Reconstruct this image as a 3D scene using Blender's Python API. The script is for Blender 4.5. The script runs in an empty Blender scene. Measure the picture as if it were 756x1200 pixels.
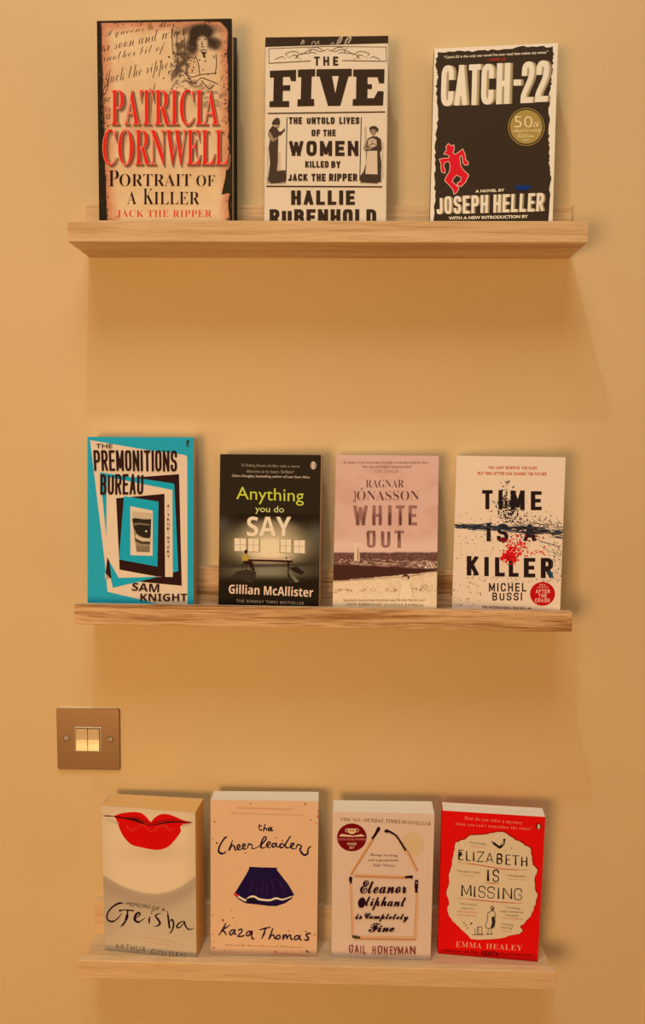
import bpy, bmesh, math, random
import numpy as np
from mathutils import Matrix, Vector
from mathutils.geometry import tessellate_polygon

sc = bpy.context.scene
C = sc.collection

# ------------------------------------------------------------------ camera
def camera_axes(yaw, pitch, roll):
    cy, sy, cp, sp, cr, sr = math.cos(yaw), math.sin(yaw), math.cos(pitch), math.sin(pitch), math.cos(roll), math.sin(roll)
    f = Vector((-sy*cp, cy*cp, sp)); r0 = Vector((cy, sy, 0)); u0 = r0.cross(f)
    return r0*cr+u0*sr, u0*cr-r0*sr, f
r_, u_, f_ = camera_axes(0.01907, -0.08951, 0.00999)
cam = bpy.data.objects.new('camera', bpy.data.cameras.new('camera')); C.objects.link(cam)
cam.data.sensor_fit = 'VERTICAL'; cam.data.sensor_height = 36; cam.data.lens = 901.9*36/1200
cam.data.clip_start = .02
m = Matrix((r_, u_, -f_)).transposed().to_4x4(); m.translation = (0.01819, -1.01284, -0.23619)
cam.matrix_world = m
sc.camera = cam

# ------------------------------------------------------------------ light
sc.view_settings.view_transform = 'Standard'; sc.view_settings.look = 'None'
sc.view_settings.gamma = 1; sc.view_settings.exposure = 0.05
sc.view_settings.use_curve_mapping = False
world = bpy.data.worlds.new('world'); sc.world = world; world.use_nodes = True
world.node_tree.nodes['Background'].inputs[0].default_value = (1, .72, .45, 1)
world.node_tree.nodes['Background'].inputs[1].default_value = 0.05
LC = (1.0, .83, .54); WC = (1.0, .99, .82); FC = (1.0, .57, .22)   # lamps overhead are whiter than the one in the room
def area(name, loc, size, power, aim=None, shape='DISK', col=LC):
    l = bpy.data.lights.new(name, 'AREA'); l.shape = shape; l.size = size; l.energy = power; l.color = col
    o = bpy.data.objects.new(name, l); C.objects.link(o); o.location = loc
    d = Vector(aim)-Vector(loc) if aim else Vector((0, 0, -1))
    o.rotation_euler = d.to_track_quat('-Z', 'Y').to_euler()
    return o
area('downlight', (-.24, -.78, 1.85), .05, 7.5, col=WC)             # ceiling downlight close to the wall
area('ceiling_panel', (-.12, -1.4, 1.9), 1.2, 20, col=WC)           # broad ceiling lamp
area('room_lamp', (-.72, -2.0, -.55), .7, 19.5, aim=(.15, 0, -.7), col=FC)  # lamp further back in the room

# ------------------------------------------------------------------ colour helpers
def lin1(c):
    c /= 255.0
    return c/12.92 if c <= .04045 else ((c+.055)/1.055)**2.4
WHITE = tuple(lin1(v) for v in (240, 205, 160))            # how white paper reads under these warm lamps
def K(r, g, b):
    return tuple(min(.92, lin1(v)/w) for v, w in zip((r, g, b), WHITE))
def Ka(a):                                                 # the same for arrays (...,3) of 0-255
    a = np.clip(np.asarray(a, float)/255, 0, 1)
    l = np.where(a <= .04045, a/12.92, ((a+.055)/1.055)**2.4)
    return np.clip(l/np.array(WHITE), 0, .92)

# ------------------------------------------------------------------ materials
def mat(name, color=(.8, .8, .8), rough=.6, metal=0.0, spec=.3):
    m = bpy.data.materials.new(name); m.use_nodes = True
    b = m.node_tree.nodes['Principled BSDF']
    b.inputs['Base Color'].default_value = (*color, 1); b.inputs['Roughness'].default_value = rough
    b.inputs['Metallic'].default_value = metal; b.inputs['Specular IOR Level'].default_value = spec
    return m
def nd(m, t, **kw):
    n = m.node_tree.nodes.new(t)
    for k, v in kw.items(): setattr(n, k, v)
    return n
def lk(m, a, b): m.node_tree.links.new(a, b)
def paint_mat(name, c1, c2, bump=.04):
    m = mat(name, c1, .75, 0, .2); b = m.node_tree.nodes['Principled BSDF']
    tc = nd(m, 'ShaderNodeTexCoord')
    n1 = nd(m, 'ShaderNodeTexNoise'); n1.inputs['Scale'].default_value = 3.0; n1.inputs['Detail'].default_value = 3
    rp = nd(m, 'ShaderNodeValToRGB'); rp.color_ramp.elements[0].color = (*c1, 1); rp.color_ramp.elements[1].color = (*c2, 1)
    rp.color_ramp.elements[0].position = .35; rp.color_ramp.elements[1].position = .65
    n2 = nd(m, 'ShaderNodeTexNoise'); n2.inputs['Scale'].default_value = 260; n2.inputs['Detail'].default_value = 2
    bp = nd(m, 'ShaderNodeBump'); bp.inputs['Strength'].default_value = bump; bp.inputs['Distance'].default_value = .002
    lk(m, tc.outputs['Object'], n1.inputs['Vector']); lk(m, tc.outputs['Object'], n2.inputs['Vector'])
    lk(m, n1.outputs['Fac'], rp.inputs['Fac']); lk(m, rp.outputs['Color'], b.inputs['Base Color'])
    lk(m, n2.outputs['Fac'], bp.inputs['Height']); lk(m, bp.outputs['Normal'], b.inputs['Normal'])
    return m
def wood_mat(name, light, mid, dark, amount, off):
    m = mat(name, light, .55, 0, .3); b = m.node_tree.nodes['Principled BSDF']
    tc = nd(m, 'ShaderNodeTexCoord'); mp = nd(m, 'ShaderNodeMapping')
    mp.inputs['Scale'].default_value = (2.2, 22, 60); mp.inputs['Location'].default_value = off
    n1 = nd(m, 'ShaderNodeTexNoise'); n1.inputs['Scale'].default_value = 1.6; n1.inputs['Detail'].default_value = 5; n1.inputs['Distortion'].default_value = .9
    rp = nd(m, 'ShaderNodeValToRGB'); e = rp.color_ramp.elements
    e[0].position = .30+.1*amount; e[0].color = (*dark, 1); e[1].position = .64; e[1].color = (*light, 1)
    x = e.new(.30+.1*amount+.08+.1*(1-amount)); x.color = (*mid, 1)
    mp2 = nd(m, 'ShaderNodeMapping'); mp2.inputs['Scale'].default_value = (14, 200, 420)
    n2 = nd(m, 'ShaderNodeTexNoise'); n2.inputs['Scale'].default_value = 2; n2.inputs['Detail'].default_value = 4
    r2 = nd(m, 'ShaderNodeValToRGB'); r2.color_ramp.elements[0].position = .34+.06*amount; r2.color_ramp.elements[0].color = (.80-.22*amount, .74-.26*amount, .66-.3*amount, 1)
    r2.color_ramp.elements[1].position = .52; r2.color_ramp.elements[1].color = (1, 1, 1, 1)
    mx = nd(m, 'ShaderNodeMix'); mx.data_type = 'RGBA'; mx.blend_type = 'MULTIPLY'; mx.inputs[0].default_value = .25+.75*amount
    bp = nd(m, 'ShaderNodeBump'); bp.inputs['Strength'].default_value = .15; bp.inputs['Distance'].default_value = .001
    lk(m, tc.outputs['Object'], mp.inputs['Vector']); lk(m, mp.outputs[0], n1.inputs['Vector'])
    lk(m, tc.outputs['Object'], mp2.inputs['Vector']); lk(m, mp2.outputs[0], n2.inputs['Vector'])
    lk(m, n1.outputs['Fac'], rp.inputs['Fac']); lk(m, n2.outputs['Fac'], r2.inputs['Fac'])
    lk(m, rp.outputs['Color'], mx.inputs[6]); lk(m, r2.outputs['Color'], mx.inputs[7])
    lk(m, mx.outputs[2], b.inputs['Base Color'])
    lk(m, n2.outputs['Fac'], bp.inputs['Height']); lk(m, bp.outputs['Normal'], b.inputs['Normal'])
    return m
def page_mat(name, c):
    m = mat(name, c, .85, 0, .1); b = m.node_tree.nodes['Principled BSDF']
    tc = nd(m, 'ShaderNodeTexCoord'); mp = nd(m, 'ShaderNodeMapping'); mp.inputs['Scale'].default_value = (3, 2600, 3)
    n1 = nd(m, 'ShaderNodeTexNoise'); n1.inputs['Scale'].default_value = 1; n1.inputs['Detail'].default_value = 2
    rp = nd(m, 'ShaderNodeValToRGB'); rp.color_ramp.elements[0].position = .3; rp.color_ramp.elements[1].position = .55
    rp.color_ramp.elements[0].color = (c[0]*.8, c[1]*.76, c[2]*.7, 1); rp.color_ramp.elements[1].color = (*c, 1)
    lk(m, tc.outputs['Object'], mp.inputs['Vector']); lk(m, mp.outputs[0], n1.inputs['Vector'])
    lk(m, n1.outputs['Fac'], rp.inputs['Fac']); lk(m, rp.outputs['Color'], b.inputs['Base Color'])
    return m
def ink_mat(name, rough, spec):
    m = mat(name, (.5, .5, .5), rough, 0, spec); a = nd(m, 'ShaderNodeAttribute'); a.attribute_name = 'ink'
    lk(m, a.outputs['Color'], m.node_tree.nodes['Principled BSDF'].inputs['Base Color'])
    return m
INK = ink_mat('printed_ink_on_card', .6, .05)
WALL = paint_mat('cream_wall_paint', (.735, .585, .37), (.77, .615, .395))
CEIL = paint_mat('ceiling_paint', (.8, .72, .58), (.82, .75, .6))
FLOOR = wood_mat('floor_oak', (.42, .26, .12), (.34, .2, .09), (.22, .12, .05), .6, (0, 0, 0))

# ------------------------------------------------------------------ mesh helpers
def obj(name, bm, m, parent=None):
    me = bpy.data.meshes.new(name); bm.normal_update(); bm.to_mesh(me); bm.free()
    if m: me.materials.append(m)
    o = bpy.data.objects.new(name, me); C.objects.link(o)
    if parent: o.parent = parent
    return o
def box(bm, x0, x1, y0, y1, z0, z1, bev=0, seg=2):
    b2 = bmesh.new(); bmesh.ops.create_cube(b2, size=1)
    for v in b2.verts: v.co = Vector(((x0+x1)/2+v.co.x*(x1-x0), (y0+y1)/2+v.co.y*(y1-y0), (z0+z1)/2+v.co.z*(z1-z0)))
    if bev: bmesh.ops.bevel(b2, geom=b2.edges[:], offset=bev, segments=seg, profile=.5, affect='EDGES')
    me = bpy.data.meshes.new('tmp'); b2.to_mesh(me); b2.free(); bm.from_mesh(me); bpy.data.meshes.remove(me)
def tagged(o, label, cat, group=None):
    o['label'] = label; o['category'] = cat
    if group: o['group'] = group
    return o
def empty(name, label, cat, group=None):
    o = bpy.data.objects.new(name, None); C.objects.link(o); o.empty_display_size = .05
    return tagged(o, label, cat, group)
def struct(name, x0, x1, y0, y1, z0, z1, m):
    bm = bmesh.new(); box(bm, x0, x1, y0, y1, z0, z1); o = obj(name, bm, m); o['kind'] = 'structure'
    return o

# ------------------------------------------------------------------ room
FZ, CZ = -1.75, 1.95
struct('wall_back', -1.9, 1.9, 0, .12, FZ, CZ, WALL)
struct('wall_left', -2.02, -1.9, -3.4, .12, FZ, CZ, WALL)
struct('wall_right', 1.9, 2.02, -3.4, .12, FZ, CZ, WALL)
struct('wall_front', -2.02, 2.02, -3.52, -3.4, FZ, CZ, WALL)
struct('floor', -2.02, 2.02, -3.52, .12, FZ-.1, FZ, FLOOR)
TRIM = paint_mat('door_frame_paint', (.76, .62, .41), (.79, .65, .43))
struct('trim_1', .4535, .525, -.014, 0, FZ, -.05, TRIM)   # edge of a door frame at the right
struct('ceiling', -2.02, 2.02, -3.52, .12, CZ, CZ+.1, CEIL)

# ------------------------------------------------------------------ picture ledges
L, D, H, RH, RT, LT, BT = .61508, .07849, .02491, .06313, .00967, .01191, .01416
def ledge(x, z, tilt, wood, label):
    root = empty('picture_ledge', label, 'shelf', 'wooden picture ledges on the wall')
    root.location = (x, 0, z); root.rotation_euler = (0, -tilt, 0)
    bm = bmesh.new(); box(bm, -L/2, L/2, -RT, 0, 0, RH, .0007); obj('back_rail', bm, wood, root)
    bm = bmesh.new(); box(bm, -L/2, L/2, -D+LT-.0004, -RT+.0004, .0003, BT, .0003, 1); obj('shelf_board', bm, wood, root)
    bm = bmesh.new(); box(bm, -L/2, L/2, -D, -D+LT, 0, H, .0009); obj('front_lip', bm, wood, root)
    return root
ROWS = [(.0017, 0, .00292), (.00083, -.46424, -.00136), (-.00253, -.93188, -.0024)]
WL, WM, WD = (.79, .60, .40), (.72, .53, .33), (.62, .42, .24)
ledge(*ROWS[0], wood_mat('pale_ash_smooth', WL, WM, WD, .35, (1, 2, 3)), 'top pale wooden picture ledge with a back rail, holding three thick books')
ledge(*ROWS[1], wood_mat('pale_ash_grainy', (.80, .57, .37), (.70, .47, .28), (.42, .23, .10), .85, (4, 1, 9)), 'middle picture ledge with strongly marked brown wood grain, between the other two ledges')
ledge(*ROWS[2], wood_mat('pale_ash_plain', WL, (.76, .57, .37), (.70, .50, .31), .3, (7, 5, 2)), 'lowest picture ledge, its pale top surface visible under four paperbacks beside the light switch')

# ------------------------------------------------------------------ light switch
def rounded_plate(bm, w, h, r, y0, y1, bev):
    n = 6; pts = []
    for cx, cz, a0 in ((w/2-r, h/2-r, 0), (-w/2+r, h/2-r, 90), (-w/2+r, -h/2+r, 180), (w/2-r, -h/2+r, 270)):
        for k in range(n+1):
            a = math.radians(a0+90*k/n); pts.append((cx+r*math.cos(a), cz+r*math.sin(a)))
    def ring(y, s):
        return [bm.verts.new((x-math.copysign(s, x), y, z-math.copysign(s, z))) for x, z in pts]
    rs = [ring(y1, 0), ring(y0+bev, 0), ring(y0, bev)]
    for a, b in zip(rs, rs[1:]):
        for i in range(len(a)): bm.faces.new((a[i], a[(i+1) % len(a)], b[(i+1) % len(a)], b[i]))
    bm.faces.new(rs[-1]); bm.faces.new(rs[0][::-1])
    bmesh.ops.recalc_face_normals(bm, faces=bm.faces[:])
steel = mat('brushed_bronze_steel', K(146, 104, 66), .4, .88, .5)
b = steel.node_tree.nodes['Principled BSDF']; tc = nd(steel, 'ShaderNodeTexCoord'); mp = nd(steel, 'ShaderNodeMapping')
mp.inputs['Scale'].default_value = (30, 30, 2500); ns = nd(steel, 'ShaderNodeTexNoise'); ns.inputs['Scale'].default_value = 1
bp = nd(steel, 'ShaderNodeBump'); bp.inputs['Strength'].default_value = .12; bp.inputs['Distance'].default_value = .0004
lk(steel, tc.outputs['Object'], mp.inputs['Vector']); lk(steel, mp.outputs[0], ns.inputs['Vector'])
lk(steel, ns.outputs['Fac'], bp.inputs['Height']); lk(steel, bp.outputs['Normal'], b.inputs['Normal'])
rimm = mat('polished_rim', K(240, 205, 165), .25, .7, .5)
rockm = mat('satin_rocker', K(232, 190, 138), .3, .9, .5)
darkm = mat('dark_slot', K(60, 32, 20), .7)
sw = empty('light_switch', 'square brushed metal double light switch on the wall left of the ledges', 'light switch')
sw.location = (-.31708, 0, -.64125)
bm = bmesh.new(); rounded_plate(bm, .0835, .0835, .003, -.0018, 0, .0003); bk = obj('backing_gasket', bm, mat('white_gasket', K(236, 200, 150), .6), sw)
bk.location = (-.0006, 0, .0014)
bm = bmesh.new(); rounded_plate(bm, .086, .086, .003, -.0034, -.0012, .0006); obj('face_plate', bm, steel, sw)
bm = bmesh.new(); rounded_plate(bm, .0362, .0348, .0016, -.0046, -.003, .0005); fr = obj('rocker_frame', bm, rimm, sw); fr.location = (0, 0, 0)
bm = bmesh.new(); rounded_plate(bm, .0334, .0320, .0008, -.0048, -.0044, .0001); obj('rocker_recess', bm, darkm, sw)
for s in (-1, 1):
    bm = bmesh.new()
    x0, x1 = (-.0158, -.0004) if s < 0 else (.0004, .0158)
    z = [-.0150, -.006, 0, .006, .0150]; y = [-.0066, -.0060, -.0057, -.0057, -.0058]
    fv = [[bm.verts.new((x, y[i], z[i])) for x in (x0, x1)] for i in range(5)]
    bv = [[bm.verts.new((x, -.0046, z[i])) for x in (x0, x1)] for i in range(5)]
    for i in range(4):
        bm.faces.new((fv[i][0], fv[i][1], fv[i+1][1], fv[i+1][0])); bm.faces.new((bv[i][1], bv[i][0], bv[i+1][0], bv[i+1][1]))
        for k in (0, 1): bm.faces.new((fv[i][k], fv[i+1][k], bv[i+1][k], bv[i][k]))
    for i in (0, 4): bm.faces.new((fv[i][0], fv[i][1], bv[i][1], bv[i][0]))
    bmesh.ops.recalc_face_normals(bm, faces=bm.faces[:])
    bmesh.ops.bevel(bm, geom=bm.edges[:], offset=.00035, segments=2, affect='EDGES')
    obj('rocker', bm, rockm, sw)
for s in (-1, 1):
    bm = bmesh.new(); bmesh.ops.create_cone(bm, cap_ends=True, segments=24, radius1=.0036, radius2=.0029, depth=.0012, matrix=Matrix.Rotation(math.pi/2, 4, 'X'))
    so = obj('screw', bm, rimm, sw); so.location = (s*.0301, -.0038, .0008)
    bm = bmesh.new(); box(bm, -.0027, .0027, -.00010, .0001, -.0005, .0005); q = obj('screw_slot', bm, darkm, so); q.location = (0, -.0006, 0); q.rotation_euler = (0, -1.1 if s < 0 else 1.4, 0)
    bm = bmesh.new(); rounded_plate(bm, .0082, .0082, .004, -.0001, .0001, .00002); rg = obj('screw_recess', bm, darkm, so); rg.location = (0, .0004, 0)

# ------------------------------------------------------------------ printing: flat ink shapes laid on the covers
def homography(src, dst):
    A = []
    for (x, y), (u, v) in zip(src, dst):
        A.append([x, y, 1, 0, 0, 0, -u*x, -u*y]); A.append([0, 0, 0, x, y, 1, -v*x, -v*y])
    h = np.linalg.solve(np.array(A, float), np.array([c for p in dst for c in p], float))
    return np.append(h, 1).reshape(3, 3)
def vnoise(x, y, seed=0):
    rs = np.random.RandomState(seed); T = rs.rand(64, 64)
    xi = np.floor(x).astype(int); yi = np.floor(y).astype(int); fx = x-xi; fy = y-yi
    fx = fx*fx*(3-2*fx); fy = fy*fy*(3-2*fy); g = lambda a, b: T[a % 64, b % 64]
    return (g(xi, yi)*(1-fx)+g(xi+1, yi)*fx)*(1-fy)+(g(xi, yi+1)*(1-fx)+g(xi+1, yi+1)*fx)*fy
def fbm(x, y, seed=0, o=4):
    s = 0; a = .5
    for k in range(o): s = s+a*vnoise(x*2**k, y*2**k, seed+k); a *= .5
    return s
def sstep(a, b, x):
    t = np.clip((x-a)/(b-a), 0, 1); return t*t*(3-2*t)
def mixc(c, k, t):
    t = t[..., None]; return c*(1-t)+np.array(k, float)*t

SERIF, SERIF_IT, SANS, SANS_B, SANS_BI, SANS_I, SCRIPT, MONO = 0x1D400, 0x1D468, 0x1D5A0, 0x1D5D4, 0x1D63C, 0x1D608, 0x1D4D0, 0x1D670
SANS = SANS_I = 0; SANS_H = 0x1D5D4
SANS_B = SANS_BI = -1                                      # the built-in font thickened
def style(t, U):
    if U <= 0: return t
    return ''.join(chr(U+ord(c)-65) if 'A' <= c <= 'Z' else chr(U+26+ord(c)-97) if 'a' <= c <= 'z' else c for c in t)

# block capitals: skeletons in a unit cell; 'R' = round the inner corners
BL = {
 'A': (1, [((0, 0), (.5, 1)), ((.5, 1), (1, 0)), ((.2, .27), (.8, .27))]),
 'B': (1, [((0, 0), (0, 1)), 'R', ((0, 1), (.95, 1), (.95, .52), (0, .52)), ((0, .52), (1, .52), (1, 0), (0, 0))]),
 'C': (1, ['R', ((1, .66), (1, 1), (0, 1), (0, 0), (1, 0), (1, .34))]),
 'D': (1, [((0, 0), (0, 1)), 'R', ((0, 1), (1, 1), (1, 0), (0, 0))]),
 'E': (.86, [((0, 0), (0, 1)), ((0, 1), (1, 1)), ((0, .5), (.85, .5)), ((0, 0), (1, 0))]),
 'F': (.84, [((0, 0), (0, 1)), ((0, 1), (1, 1)), ((0, .5), (.85, .5))]),
 'G': (1, ['R', ((1, .66), (1, 1), (0, 1), (0, 0), (1, 0), (1, .45), (.55, .45))]),
 'H': (1, [((0, 0), (0, 1)), ((1, 0), (1, 1)), ((0, .5), (1, .5))]),
 'I': (0, [((0, 0), (0, 1))]),
 'J': (.7, ['R', ((1, 1), (1, 0), (0, 0), (0, .25))]),
 'K': (1, [((0, 0), (0, 1)), ((.05, .38), (.95, 1)), ((.35, .6), (1, 0))]),
 'L': (.82, [((0, 0), (0, 1)), ((0, 0), (1, 0))]),
 'M': (1.3, [((0, 0), (0, 1)), ((1, 0), (1, 1)), ((.05, 1), (.5, .15)), ((.5, .15), (.95, 1))]),
 'N': (1.05, [((0, 0), (0, 1)), ((1, 0), (1, 1)), ((.02, 1), (.98, 0))]),
 'O': (1, ['R', ((.5, 1), (0, 1), (0, 0), (1, 0), (1, 1), (.5, 1))]),
 'P': (1, [((0, 0), (0, 1)), 'R', ((0, 1), (1, 1), (1, .45), (0, .45))]),
 'R': (1, [((0, 0), (0, 1)), 'R', ((0, 1), (1, 1), (1, .48), (0, .48)), 'S', ((.5, .48), (1, 0))]),
 'S': (1, ['R', ((1, .7), (1, 1), (0, 1), (0, .53), (1, .47), (1, 0), (0, 0), (0, .3))]),
 'T': (.95, [((.5, 0), (.5, 1)), ((0, 1), (1, 1))]),
 'U': (1, ['R', ((0, 1), (0, 0), (1, 0), (1, 1))]),
 'V': (1, [((0, 1), (.5, 0)), ((.5, 0), (1, 1))]),
 'W': (1.6, [((0, 1), (.25, 0)), ((.25, 0), (.5, .9)), ((.5, .9), (.75, 0)), ((.75, 0), (1, 1))]),
 'X': (1, [((0, 0), (1, 1)), ((0, 1), (1, 0))]),
 'Y': (1, [((.5, 0), (.5, .45)), ((0, 1), (.5, .42)), ((1, 1), (.5, .42))]),
 'Z': (1, [((0, 1), (1, 1)), ((1, 1), (0, 0)), ((0, 0), (1, 0))]),
 '2': (1, ['R', ((0, .68), (0, 1), (1, 1), (1, .62), (0, .16), (0, 0)), 'S', ((0, 0), (1, 0))]),
 '-': (.5, [((0, .5), (1, .5))]),
}
def round_corners(pts, r, n=5):
    out = [Vector(pts[0])]
    for i in range(1, len(pts)-1):
        p, a, b = Vector(pts[i]), Vector(pts[i-1]), Vector(pts[i+1])
        ra = min(r, (p-a).length*.5); rb = min(r, (b-p).length*.5)
        s = p+(a-p).normalized()*ra; e = p+(b-p).normalized()*rb
        for k in range(n+1):
            t = k/n; out.append(s*(1-t)**2+p*2*t*(1-t)+e*t*t)
    out.append(Vector(pts[-1])); return out
def ribbon(pts, w, cap=0.0):
    """left and right edge of a stroke of width w (number or list) along pts"""
    P = [Vector(pts[0])]
    for p in pts[1:]:
        if (Vector(p)-P[-1]).length > 1e-6: P.append(Vector(p))
    n = len(P)
    if n < 2: return []
    W = [w]*n if not hasattr(w, '__len__') else [w[min(len(w)-1, int(round(i*(len(w)-1)/(n-1))))] for i in range(n)]
    if cap:
        P[0] = P[0]+(P[0]-P[1]).normalized()*cap; P[-1] = P[-1]+(P[-1]-P[-2]).normalized()*cap
    out = []
    for i in range(n):
        d0 = (P[i]-P[i-1]).normalized() if i else None; d1 = (P[i+1]-P[i]).normalized() if i < n-1 else None
        if d0 is None: t = d1; k = 1
        elif d1 is None: t = d0; k = 1
        else:
            t = d0+d1; t = t.normalized() if t.length > 1e-4 else d0
            k = 1/max(.5, t.dot(d0))
        nn = Vector((-t.y, t.x)); out.append((P[i]+nn*W[i]*k/2, P[i]-nn*W[i]*k/2))
    return out
def spline(pts, n=6):
    P = [Vector(p) for p in pts]; P = [P[0]*2-P[1]]+P+[P[-1]*2-P[-2]]; out = []
    for i in range(1, len(P)-2):
        for k in range(n):
            t = k/n; a, b, c, d = P[i-1:i+3]
            out.append(.5*((2*b)+(c-a)*t+(2*a-5*b+4*c-d)*t*t+(3*b-a-3*c+d)*t**3))
    out.append(P[-2]); return out

TEXT_OB = bpy.data.objects.new('lettering_source', bpy.data.curves.new('lettering_source', 'FONT'))
class Print:
    """ink pieces on a cover of w x h metres; layout units are turned into cover metres"""
    def __init__(s, cover, w, h, quad):
        s.cover, s.w, s.h = cover, w, h
        q = [(quad[i], quad[i+1]) for i in (0, 2, 4, 6)]
        s.H = homography(q, [(-w/2, 0), (w/2, 0), (w/2, h), (-w/2, h)]); s.Hi = np.linalg.inv(s.H)
        s.V = (0, 0, 1); s.name = None; s.lay = 0; s.rnd = random.Random(5)
        s.all = {}; s.seq = 0
    def view(s, *v): s.V = v
    def piece(s, name, label=None):
        s.name = name; s.lay += 1
        if name not in s.all: s.all[name] = dict(v=[], f=[], c=[], label=label)
    def xy(s, X, Y):
        x = s.V[0]+X/s.V[2]; y = s.V[1]+Y/s.V[2]; q = s.H@np.array((x, y, 1.0)); return q[0]/q[2], q[1]/q[2]
    def put(s, pts, faces, col, ramp=False):
        d = s.all[s.name]; b = len(d['v']); e = -.00005*s.lay
        s.seq = (s.seq+1) % 10; e -= .0000035*s.seq
        for i, p in enumerate(pts):
            x, z = s.xy(p[0], p[1])
            d['v'].append((min(max(x, -s.w/2), s.w/2), e-(.0000006*(i//2 % 24) if ramp else 0), min(max(z, 0), s.h)))
        for i, f in enumerate(faces):
            d['f'].append([b+k for k in f]); d['c'].append(col)
    def poly(s, pts, col):
        P = [Vector((p[0], p[1], 0)) for p in pts]
        s.put(pts, tessellate_polygon([P]), col)
    def blob(s, cx, cy, rx, ry, col, n=20, jit=0.0, rot=0):
        pts = []
        for k in range(n):
            a = 2*math.pi*k/n; r = 1+s.rnd.uniform(-jit, jit); x, y = rx*r*math.cos(a), ry*r*math.sin(a)
            pts.append((cx+x*math.cos(rot)-y*math.sin(rot), cy+x*math.sin(rot)+y*math.cos(rot)))
        s.poly(pts, col)
    def ring(s, cx, cy, r, w, col, n=40, sy=1):
        s.line([(cx+r*math.cos(2*math.pi*k/n), cy+sy*r*math.sin(2*math.pi*k/n)) for k in range(n+1)], w, col, False)
    def line(s, pts, w, col, smooth=True, cap=0.0):
        if smooth and len(pts) > 2: pts = spline(pts)
        rb = ribbon(pts, w, cap)
        if not rb: return
        P = [p for ab in rb for p in ab]
        s.put(P, [(2*i, 2*i+1, 2*i+3, 2*i+2) for i in range(len(rb)-1)], col, True)
    def dots(s, n, fx, fy, r, col, keep=None):
        for _ in range(n):
            x, y = fx(), fy()
            if keep and not keep(x, y): continue
            rr = s.rnd.uniform(*r); s.blob(x, y, rr*s.rnd.uniform(.7, 1.6), rr, col, 6, .3, s.rnd.uniform(0, 3))
    def quadmap(s, q):
        if len(q) == 4 and not hasattr(q[0], '__len__'):
            x0, y0, x1, y1 = q; q = ((x0, y0), (x1, y0), (x1, y1), (x0, y1))
        tl, tr, br, bl = [Vector(p) for p in q]
        return lambda u, v: (tl*(1-u)+tr*u)*(v)+(bl*(1-u)+br*u)*(1-v)      # v = 1 at the top
    def text(s, t, q, col, font=0, bold=0.0, track=1.0, fat=0):
        c = TEXT_OB.data; c.body = style(t, font); c.size = 1; c.offset = bold+(.008 if font == -1 else 0); c.resolution_u = 3
        c.space_character = track; c.fill_mode = 'FRONT'
        me = bpy.data.meshes.new_from_object(TEXT_OB)
        n = len(me.vertices); co = np.empty(n*3); me.vertices.foreach_get('co', co); co = co.reshape(-1, 3)
        f = [tuple(p.vertices) for p in me.polygons]
        bpy.data.meshes.remove(me)
        if not n: return
        lo, hi = co.min(0), co.max(0); M = s.quadmap(q)
        pts = [M((a[0]-lo[0])/(hi[0]-lo[0]), (a[1]-lo[1])/(hi[1]-lo[1])) for a in co]
        for dx in ((0,) if not fat else (-fat/2, fat/2)):
            s.put([(p[0]+dx, p[1]) for p in pts], f, col)
    def block(s, t, q, col, stem=.3, bar=.2, gap=.22, rad=.5, space=.6, wob=0.0):
        """stem: stroke width / letter width; bar: stroke height / letter height; gap between letters / letter width"""
        tot = 0; cells = []
        for ch in t:
            if ch == ' ': tot += space; continue
            wd = BL[ch][0]; wd = stem+(1-stem)*wd if wd != 0 else stem
            cells.append((ch, tot, wd)); tot += wd+gap
        tot -= gap; M = s.quadmap(q)
        for ch, x0, wd in cells:
            rnd = False; k = bar/stem                         # scale so that the pen is round
            iw, ih = max(wd-stem, 0)*k, 1-bar
            for g in BL[ch][1]:
                if g == 'R': rnd = True; continue
                if g == 'S': rnd = False; continue
                pts = [(p[0]*iw+bar/2, p[1]*ih+bar/2) for p in g]
                if wob: pts = [(a+s.rnd.uniform(-wob, wob), b_+s.rnd.uniform(-wob, wob)) for a, b_ in pts]
                if rnd: pts = round_corners(pts, rad*max(min(iw, ih/2), .02)+bar*.3)
                diag = abs(g[0][0]-g[-1][0]) > .15 and abs(g[0][1]-g[-1][1]) > .3 and len(g) == 2
                rb = ribbon(pts, bar*(.95 if diag else 1), bar*.5 if not rnd else 0)
                P = [M((x0+p.x/k)/tot, min(max(p.y, 0), 1)) for ab in rb for p in ab]
                s.put(P, [(2*i, 2*i+1, 2*i+3, 2*i+2) for i in range(len(rb)-1)], col, True)
    def grid(s, name, fn, nx=110, label=None, region=None):
        """picture printed over the cover: fn(X, Y) -> 0..255 apparent colour, on layout coordinates"""
        s.lay += 1
        u0, u1, v0, v1 = region or (0, 1, 0, 1)
        ny = int(nx*(s.h*(v1-v0))/(s.w*(u1-u0)))
        U, V = np.meshgrid(np.linspace(u0, u1, nx+1)*s.w-s.w/2, np.linspace(v0, v1, ny+1)*s.h)
        q = np.einsum('ij,jkl->ikl', s.Hi, np.stack([U, V, np.ones_like(U)])); X, Y = q[0]/q[2], q[1]/q[2]
        col = Ka(fn((X-s.V[0])*s.V[2], (Y-s.V[1])*s.V[2])).reshape(-1, 3)
        co = np.stack([U, np.full_like(U, -.00005*s.lay), V], -1).reshape(-1, 3)
        i = np.arange(nx); j = np.arange(ny); I, J = np.meshgrid(i, j); a = (J*(nx+1)+I).ravel()
        F = np.stack([a, a+1, a+nx+2, a+nx+1], -1)
        me = bpy.data.meshes.new(name); me.vertices.add(len(co)); me.vertices.foreach_set('co', co.ravel())
        me.loops.add(F.size); me.loops.foreach_set('vertex_index', F.ravel())
        me.polygons.add(len(F)); me.polygons.foreach_set('loop_start', np.arange(len(F))*4); me.update(calc_edges=True)
        at = me.color_attributes.new('ink', 'FLOAT_COLOR', 'POINT')
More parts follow.
